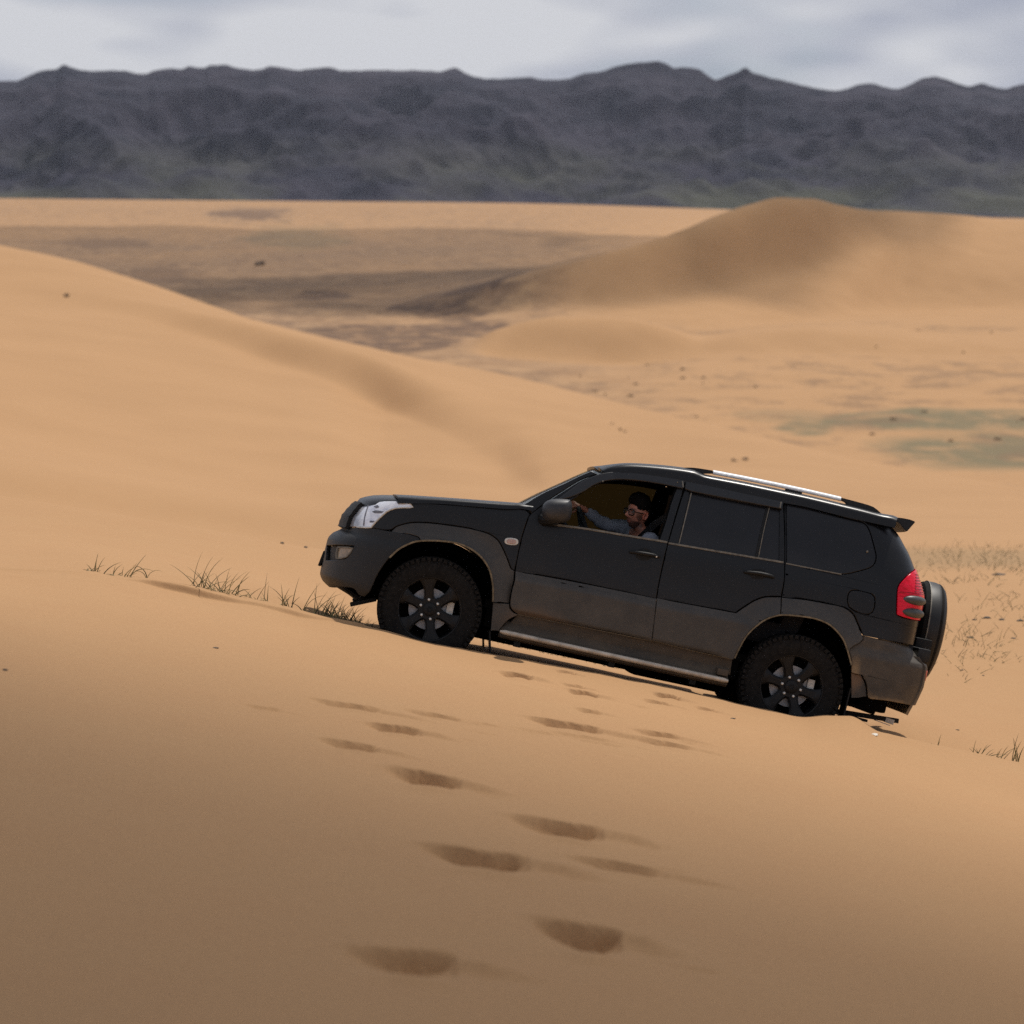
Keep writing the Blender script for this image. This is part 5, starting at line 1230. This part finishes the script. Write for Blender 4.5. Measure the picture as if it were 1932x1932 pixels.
# bare body (neck, forearms and hands)
def hand(nodes, edges, w0, palm, dirf, nrm, sgn):
    """palm and five separate fingers from the wrist node w0; fingers curl round the rim"""
    side = dirf.cross(nrm).normalized() * sgn; b = len(nodes); nodes.append((palm, (.030, .016))); edges.append((w0, b))
    for k, (off, ln) in enumerate(((-.027, .070), (-.009, .080), (.009, .076), (.027, .060))):
        root = palm + dirf * .030 + side * off; p0 = len(nodes); nodes.append((root, .0105)); edges.append((b, p0)); cur = root; d = dirf.copy()
        for j in range(3):
            d = (Matrix.Rotation(radians(-38 - 12 * j) , 3, side) @ d).normalized(); cur = cur + d * ln / 2.6; nodes.append((cur, .0092 - .0009 * j)); edges.append((len(nodes) - 2, len(nodes) - 1))
    cur = palm - side * .026 - dirf * .005; p0 = len(nodes); nodes.append((cur, .012)); edges.append((b, p0))
    for j in range(2):
        cur = cur + (dirf * .5 - side * .55 - nrm * .55).normalized() * .028; nodes.append((cur, .0105 - .001 * j)); edges.append((len(nodes) - 2, len(nodes) - 1))
nodes = [(nkb - Vector((0, 0, .06)), (.075, .075)), (nkb, (.062, .062)), (nkt, (.052, .055)), (nkt + UPh * .03, (.05, .055))]; edges = [(0, 1), (1, 2), (2, 3)]
nb_ = len(nodes); nodes += [(shR, .045), (elR, .040), (wrR, (.027, .023))]; edges += [(0, nb_), (nb_, nb_ + 1), (nb_ + 1, nb_ + 2)]
dR = (haR - wrR).normalized(); hand(nodes, edges, nb_ + 2, haR, dR, Vector((-.2, -.75, .6)).normalized().cross(dR).cross(dR).normalized() * -1, 1)
nl = len(nodes); nodes += [(shL, .045), (elL, .040), (wrL, (.027, .023))]; edges += [(0, nl), (nl, nl + 1), (nl + 1, nl + 2)]
haL = wrL + Vector((-.07, .03, .01)); dL = (haL - wrL).normalized(); hand(nodes, edges, nl + 2, haL, dL, Vector((0, .3, 1)), -1)
bme = skin_mesh('body', nodes, edges)
hb = bmesh.new(); hb.from_mesh(bme); tl2 = hb.verts.layers.float_color.new('tone')
for v in hb.verts:
    v[tl2] = (.50, .19, .115, 1)
    if (v.co - nkt).length < .085 and (v.co - nkt).dot(FWD) > .0: v[tl2] = (.10, .045, .03, 1) if v.co.z > nkt.z - .02 else (.26, .10, .06, 1)
tmp = bpy.data.meshes.new('t'); hb.to_mesh(tmp); head_bm.from_mesh(tmp)
o = obj('body', head_bm, SKIN, drv, angle=80)
# eyes
bm = bmesh.new()
for s_ in (-1, 1): bmesh.ops.create_uvsphere(bm, u_segments=14, v_segments=8, radius=.0115, matrix=Matrix.Translation(hp(.0815, s_ * .0315, .010)))
obj('eye', bm, plain('eyeball', (.25, .22, .20), .2), drv)
# shirt: torso and sleeves, open collar over a dark tee
sn = [(hip, (.17, .13)), (wst, (.165, .125)), (chs, (.185, .135)), (chs.lerp(nkb, .55), (.14, .11)), (nkb - Vector((.01, 0, .055)), (.085, .075))]; se = [(0, 1), (1, 2), (2, 3), (3, 4)]
sn += [(shR + Vector((.02, 0, 0)), .078), (shR.lerp(elR, .35), .062), (elR, .055), (elR.lerp(wrR, .5), .050), (wrR + (elR - wrR) * .10, .038)]; se += [(3, 5), (5, 6), (6, 7), (7, 8), (8, 9)]
sn += [(shL, .078), (elL, .055), (wrL.lerp(elL, .12), .038)]; se += [(3, 10), (10, 11), (11, 12)]
sm = skin_mesh('shirt', sn, se)
for v in sm.vertices:
    n_ = mnoise.noise(Vector(v.co) * 16) * .010 + mnoise.noise(Vector((v.co.x * 34, v.co.y * 9, v.co.z * 12))) * .007; v.co = v.co + v.normal * n_
sb = bmesh.new(); sb.from_mesh(sm); tee_c = nkb + Vector((-.06, .02, -.05))
o = obj('shirt', sb, [SHIRT, TEE], drv, angle=80)
for p in o.data.polygons:
    d = Vector(p.center) - tee_c
    if abs((d - FWD * d.dot(FWD)).length) < .075 and d.dot(FWD) > -.06 and p.center[2] < nkb.z + .04: p.material_index = 1
# hair: displaced cap in locks
bm = bmesh.new(); bmesh.ops.create_icosphere(bm, subdivisions=5, radius=1); dele = []
for v in bm.verts:
    n = v.co.normalized(); P = head_shape(n); z = P.z; x = P.x
    hl = .064 - .10 * float(sstep(.075, .03, x)) * float(sstep(.02, .055, abs(P.y))) if x > .0 else -.03 - .03 * float(sstep(0, -.06, x))
    if abs(P.y) > .045 and x > -.035: hl = .034 + .35 * max(0, x - .03) - .25 * max(0, -x - .01)
    hl += .010 * mnoise.noise(Vector((n.y * 9, n.x * 5, 2.))); lift = .008 + .034 * float(sstep(.35, .95, n.z)) * (1 + .7 * n.x) + .010 * mnoise.noise(n * 5) + .007 * mnoise.noise(Vector((n.x * 26, n.y * 26, n.z * 6)))
    if z < hl: lift = -.006; 
    if z < hl - .02: dele.append(v)
    v.co = P + n * (lift * (.25 + .75 * float(sstep(hl, hl + .022, z))) if lift > 0 else lift)
bmesh.ops.delete(bm, geom=dele, context='VERTS')
for v in bm.verts: v.co = HC + HM @ v.co
obj('hair', bm, HAIR, drv, angle=80)
# spectacles
gl = empty('spectacles', None, drv)
bm = bmesh.new(); lens = []
for s_ in (-1, 1):
    pts = []; 
    for k in range(25):
        t = 2 * pi * k / 24; pts.append(hp(.106 - .012 * abs(cos(t) * .5 + .5 if s_ > 0 else cos(t) * -.5 + .5), s_ * .034 + .0265 * math.copysign(abs(cos(t)) ** .6, cos(t)), .008 + .0205 * math.copysign(abs(sin(t)) ** .65, sin(t)) - .002 * (sin(t) < 0)))
    tube(bm, pts, 0.0044, 6, cap=False); lens.append(pts)
    tube(bm, [hp(.096, s_ * .062, .018), hp(.05, s_ * .077, .014), hp(-.002, s_ * .079, .012), hp(-.014, s_ * .078, .0)], .0034, 6)
tube(bm, [hp(.106, -.009, .014), hp(.110, 0, .017), hp(.106, .009, .014)], .0026, 6)
obj('spectacle_frame', bm, FRAME, gl)
bm = bmesh.new()
for pts in lens: bm.faces.new([bm.verts.new(p) for p in pts[:-1]])
obj('lens', bm, LENS, gl)

# ------------------------------------------------------------------ grass, pebbles, scrub
def blade(bm, base, ang, lean, ln, wd, curl):
    pts = []; rr = []; d = Vector((cos(ang), sin(ang), 0)); p = Vector(base); th = lean
    n = 7
    for k in range(n):
        t = k / (n - 1); pts.append(p.copy()); rr.append(wd * (1 - t) ** .7 + .0004); p = p + (d * sin(th) + Vector((0, 0, 1)) * cos(th)) * ln / (n - 1); th += curl / (n - 1)
    tube(bm, pts, rr, 4, cap=False)
def tuft(px, d, n, ln, spread, seed, label, lean=.5, curl=.9, wd=.0050, straw=3, bias=None):
    ln *= 1.35; r = random.Random(seed); a = xz(px); X = a * d; Z = float(ground_at(X, d)); root = empty('grass_tuft', Matrix.Translation((X, d, Z)))
    tag(root, label, 'grass', 'dune grass tufts along the ridge edge')
    bm = bmesh.new()
    for i in range(n):
        bx, by = r.gauss(0, spread), r.gauss(0, .05); dz = float(ground_at(X + bx, d + by)) - Z - .012
        ang = r.uniform(-.6, .6) + (0 if r.random() < (.68 if bias is None else bias) else pi)
        blade(bm, (bx, by, dz), ang, r.uniform(.02, lean), ln * r.uniform(.45, 1.1), wd * r.uniform(.6, 1.05), r.uniform(.05, curl))
    obj('blades', bm, GRASSM, root)
    bm = bmesh.new()
    for i in range(1 if n < 12 else n // 3):
        bx, by = r.gauss(0, spread), r.gauss(0, .05); dz = float(ground_at(X + bx, d + by)) - Z - .01
        blade(bm, (bx, by, dz), r.uniform(-.6, .6) + (0 if r.random() < .7 else pi), r.uniform(.1, lean + .3), ln * r.uniform(.35, .8), wd * .8, r.uniform(.2, curl + .4))
    obj('dry_blades', bm, DRYG, root)
    if straw:
        bm = bmesh.new()
        for i in range(straw * 3):
            bx, by = r.gauss(0, spread * 1.0), r.gauss(0, .05); dz = float(ground_at(X + bx, d + by)) - Z - .008
            blade(bm, (bx, by, dz), r.uniform(0, 2 * pi), r.uniform(.5, 1.4), r.uniform(.03, .08), .0032, r.uniform(.2, 1.5))
        obj('straw', bm, DRYG, root)
tuft(174, 19.72, 4, .14, .02, 1, 'leftmost small tuft on the ridge edge beside pale roots', .5, .7, straw=4, bias=.3)
tuft(222, 19.72, 5, .13, .03, 2, 'low tuft with pale roots just right of the leftmost one', .7, .9, straw=3)
tuft(243, 19.72, 3, .22, .02, 3, 'tuft with one long blade arching to the right', .7, 1.7, straw=3, bias=.9)
tuft(276, 19.8, 2, .18, .02, 4, 'single flat arching blade above the shaded bank', .5, 2.3, straw=0, bias=.1)
tuft(392, 19.68, 15, .20, .065, 5, 'largest tuft of fanned blades on the bank left of the car', .85, .9, straw=4, bias=.82)
tuft(428, 19.72, 10, .17, .05, 6, 'dense tuft of crossed blades right of the largest one', .8, 1.2, straw=5)
tuft(470, 19.72, 3, .15, .05, 7, 'sparse drooping tuft low on the bank crest', 1.2, 1.2, straw=3)
tuft(500, 19.72, 2, .17, .01, 8, 'lone upright blade leaning right on the bank', .35, .3, straw=1, bias=.95)
tuft(540, 19.75, 9, .17, .03, 9, 'narrow tuft of thin blades midway to the bumper', .6, 1.0, straw=2)
tuft(575, 19.75, 3, .2, .02, 10, 'thin tuft with a blade bowed over to the right', .5, 1.9, straw=1, bias=.9)
tuft(604, 19.75, 9, .19, .035, 11, 'tuft of fine blades just left of the front bumper', .6, 1.0, straw=3)
tuft(632, 19.85, 30, .15, .05, 12, 'thick yellow rooted tuft below the bumper corner', .6, .8, straw=10)
tuft(660, 19.95, 32, .15, .05, 13, 'thick tuft with straw base close to the front tyre', .6, .8, straw=10)
tuft(684, 20.0, 14, .12, .03, 14, 'short tuft touching the front tyre', .6, .7, straw=6)
tuft(1775, 19.6, 2, .10, .01, 21, 'tiny two blade tuft on the ridge right of the car', .6, .4, straw=0, bias=.9)
tuft(1850, 19.62, 7, .11, .03, 22, 'small leaning tuft on the right hand ridge line', 1.0, .8, straw=0, bias=.9)
tuft(1884, 19.6, 9, .13, .05, 23, 'flattened tuft on the ridge line near the right edge', 1.35, .8, straw=1)
tuft(1926, 19.5, 5, .16, .015, 24, 'upright dark tuft at the far right end of ridge', .25, .4, wd=.006, straw=0)
# sparse ground grass seen under the car and behind it on the right: nobody could count it
bm = bmesh.new(); r = random.Random(33)
def field(n, x0, x1, d0, d1, ln, m, ang=None, wd=.004, cl=7):
    cs = [(r.uniform(x0, x1), r.uniform(d0, d1)) for _ in range(cl)]
    for i in range(n):
        cx_, cd = r.choice(cs); d = cd + r.gauss(0, .25 * cd / 24); X = xz(cx_) * cd + r.gauss(0, .22 * cd / 24)
        blade(m, (X, d, float(ground_at(X, d)) - .01), r.uniform(-.8, .8) + (0 if r.random() < .6 else pi), r.uniform(.05, 1.1), ln * r.uniform(.4, 1.1), wd * r.uniform(.6, 1.1), r.uniform(0, 1.0))
field(150, 900, 1345, 23.2, 27, .12, bm, cl=34)
field(90, 1735, 1932, 27.5, 31, .17, bm, cl=14); field(60, 1745, 1932, 25.8, 27.5, .12, bm, cl=12); field(60, 1770, 1940, 31, 36, .2, bm, cl=14)
field(230, 1680, 2000, 41, 62, .22, bm, wd=.006, cl=80); field(80, 1690, 1900, 37, 48, .2, bm, wd=.006, cl=26)
tag(obj('sparse_grass', bm, GRASSM), 'thin dry grass scattered on the sand behind the car', 'grass', kind='stuff')
bm = bmesh.new(); field(240, 880, 1345, 23.0, 27, .06, bm, cl=40, wd=.005); field(60, 600, 700, 20.2, 21, .05, bm, cl=10, wd=.004)
tag(obj('dry_straw', bm, DRYG), 'yellow straw litter on the sand below the car', 'straw', kind='stuff')
# pebbles and twigs on the sand
def lump(name, px, py, sz, mat, label, cat, sq=(1, 1, .6), d0=6):
    p = sight_hit(px, py, d0, 60); bm = bmesh.new(); bmesh.ops.create_icosphere(bm, subdivisions=2, radius=1)
    for v in bm.verts:
        n = v.co.copy(); v.co = Vector((n.x * sq[0], n.y * sq[1], n.z * sq[2])) * sz * (1 + .45 * mnoise.noise(n * 1.7 + Vector((px, py, 0))))
    o = obj(name, bm, mat); o.location = p + Vector((0, 0, sz * .15)); tag(o, label, cat, 'stray bits lying on the sand')
lump('bleached_shell', 1650, 1388, .020, BONE, 'small white stone on the sand behind the rear wheel', 'stone', (1.4, 1, .7))
lump('pebble', 1806, 1378, .010, PEB, 'dark pebble above the ridge line right of the car', 'pebble', (1.8, 1, .5))
lump('pebble', 9, 1265, .012, PEB, 'dark pebble at the left edge of the photo', 'pebble', (1.2, 1, .6))
lump('pebble', 407, 1224, .011, PEB, 'dark speck of stone below the shaded bank', 'pebble', (2, 1, .5))
lump('pebble', 1382, 1356, .011, PEB, 'small twig bit near the rear wheel', 'twig', (2, 1, .4))
lump('pebble', 1815, 1265, .012, PEB, 'dark pebble on open sand behind the spare wheel', 'pebble', (1.2, 1, .6), 21)
lump('pebble', 1855, 1275, .010, PEB, 'second tiny pebble further right on open sand', 'pebble', (1.2, 1, .6), 21)
lump('pebble', 532, 1019, .022, PEB, 'left one of two dark specks on the bank by the bonnet', 'pebble', (1, 1, .8), 30)
lump('pebble', 577, 1037, .022, PEB, 'right one of two dark specks nearest the bonnet', 'pebble', (1, 1, .8), 30)
for i, (px, py, sz, lb) in enumerate(((1838, 1170, .035, 'dark clod left in the row behind the spare wheel'), (1862, 1167, .06, 'grey clod in the middle of the row behind the car'), (1890, 1170, .045, 'flat dark clod right of the grey one'), (1925, 1172, .055, 'greenish dark clod near the right edge'), (1830, 1203, .05, 'long flat twig patch below the row of clods'), (1912, 1205, .04, 'flat twig patch at the right below the clods'), (1884, 1085, .13, 'low brown mound on the flat sand at right'))):
    lump('sand_clod', px, py, sz * .5, PEB, lb, 'clod', (1.6, 1, .28 if sz > .1 or i in (4, 5) else .6), 22)
# desert scrub of the valley floor
bm = bmesh.new(); r = random.Random(5)
def bush(X, Y, s, m):
    Z = float(ground_at(X, Y)); k = r.randint(4, 7)
    for i in range(k):
        a = r.uniform(0, 2 * pi); q = r.uniform(0, .8) * s; c = Vector((X + cos(a) * q * 1.3, Y + sin(a) * q, Z + r.uniform(0, .35) * s))
        rr = s * r.uniform(.25, .5); w = bmesh.ops.create_icosphere(m, subdivisions=1, radius=rr, matrix=Matrix.Translation(c))
        for v in w['verts']: v.co += Vector((r.uniform(-1, 1), r.uniform(-1, 1), r.uniform(-1, 1))) * rr * .3
for i in range(80):
    a = r.uniform(.02, .2) if r.random() < .7 else r.uniform(-.12, .05); Y = r.uniform(480, 720) if r.random() < .7 else r.uniform(900, 1600) * (1 if a < .02 else .55)
    if mnoise.noise(Vector((a * 40, Y / 90, 0))) < -.05: continue
    bush(a * Y, Y, r.uniform(.25, .75), bm)
tag(obj('desert_scrub', bm, SCRUB), 'low dark scrub dotted over the valley floor', 'scrub', kind='stuff')
bm = bmesh.new(); P = sight_hit(487, 501, 600); bush(P.x, P.y, 5., bm)
tag(obj('bush', bm, SCRUB), 'lone dark bush on the brown plain at upper left', 'bush')
bm = bmesh.new()
for px, py, d0, s in ((127, 560, 150, .5), (124, 558, 150, .4), (1405, 868, 150, .3), (1170, 812, 150, .3), (1155, 800, 150, .22), (1385, 870, 150, .3), (1180, 815, 150, .2)):
    P = sight_hit(px, py, d0, 600); bush(P.x, P.y, s, bm)
tag(obj('dune_scrub', bm, SCRUB), 'few small plants on the face of the middle dune', 'scrub', kind='stuff')

# ------------------------------------------------------------------ unseen clouds added to darken near sand, far plain and big dune
CL = bpy.data.materials.new('shade_cloud_vapour'); CL.use_nodes = True; _t = CL.node_tree; _t.nodes.clear()
_o = _t.nodes.new('ShaderNodeOutputMaterial'); _m = _t.nodes.new('ShaderNodeMixShader'); _T = _t.nodes.new('ShaderNodeBsdfTransparent'); _D = _t.nodes.new('ShaderNodeBsdfTranslucent')
_D.inputs[0].default_value = (.8, .8, .8, 1); _m.inputs[0].default_value = .44
_t.links.new(_T.outputs[0], _m.inputs[1]); _t.links.new(_D.outputs[0], _m.inputs[2]); _t.links.new(_m.outputs[0], _o.inputs[0])
CL2 = CL.copy(); CL2.name = 'thin_shade_cloud_vapour'
for _n in CL2.node_tree.nodes:
    if _n.type == 'MIX_SHADER': _n.inputs[0].default_value = .27
def shade_cloud(gx, gy, gz, alt, rx, ry, seed, n=16, mat=None):
    c = Vector((gx, gy, gz)) + sd * (alt / sd.z); r = random.Random(seed); bm = bmesh.new()
    bmesh.ops.create_icosphere(bm, subdivisions=5, radius=1)
    lum = .16 if mat is None else .34
    for v in bm.verts:
        q = v.co.copy(); k = 1 + lum * mnoise.noise(q * 2.2 + Vector((seed, 0, 0))) + .10 * mnoise.noise(q * 5.5)
        v.co = Vector((q.x * rx, q.y * ry, (q.z * .26 if q.z > 0 else q.z * .08) * rx)) * k
    o = obj('shade_cloud', bm, mat or CL); o.location = c; tag(o, kind='structure'); return o
shade_cloud(-6, -22.0, -2.2, 420, 60, 33.0, 3)
shade_cloud(-3, -24.0, -2.2, 450, 58, 33.5, 8)
shade_cloud(-420, 2150, -46, 1500, 640, 1050, 5, mat=CL2)
shade_cloud(35, 1340, -30, 1400, 165, 320, 11, mat=CL2)
shade_cloud(-10, 1330, -30, 1300, 160, 300, 12, mat=CL2)

# ------------------------------------------------------------------ haze
bm = bmesh.new(); box(bm, (0, 5000, 225), (24000, 17000, 640))
hz = bpy.data.materials.new('haze_air'); hz.use_nodes = True; ht = hz.node_tree; ht.nodes.clear()
ho = ht.nodes.new('ShaderNodeOutputMaterial'); hv = ht.nodes.new('ShaderNodeVolumePrincipled'); hv.inputs['Density'].default_value = 1.1e-5; hv.inputs['Color'].default_value = (.80, .86, 1.0, 1)
hv.inputs['Anisotropy'].default_value = .2
ht.links.new(hv.outputs[0], ho.inputs['Volume'])
tag(obj('haze', bm, hz, smooth=False), kind='stuff')
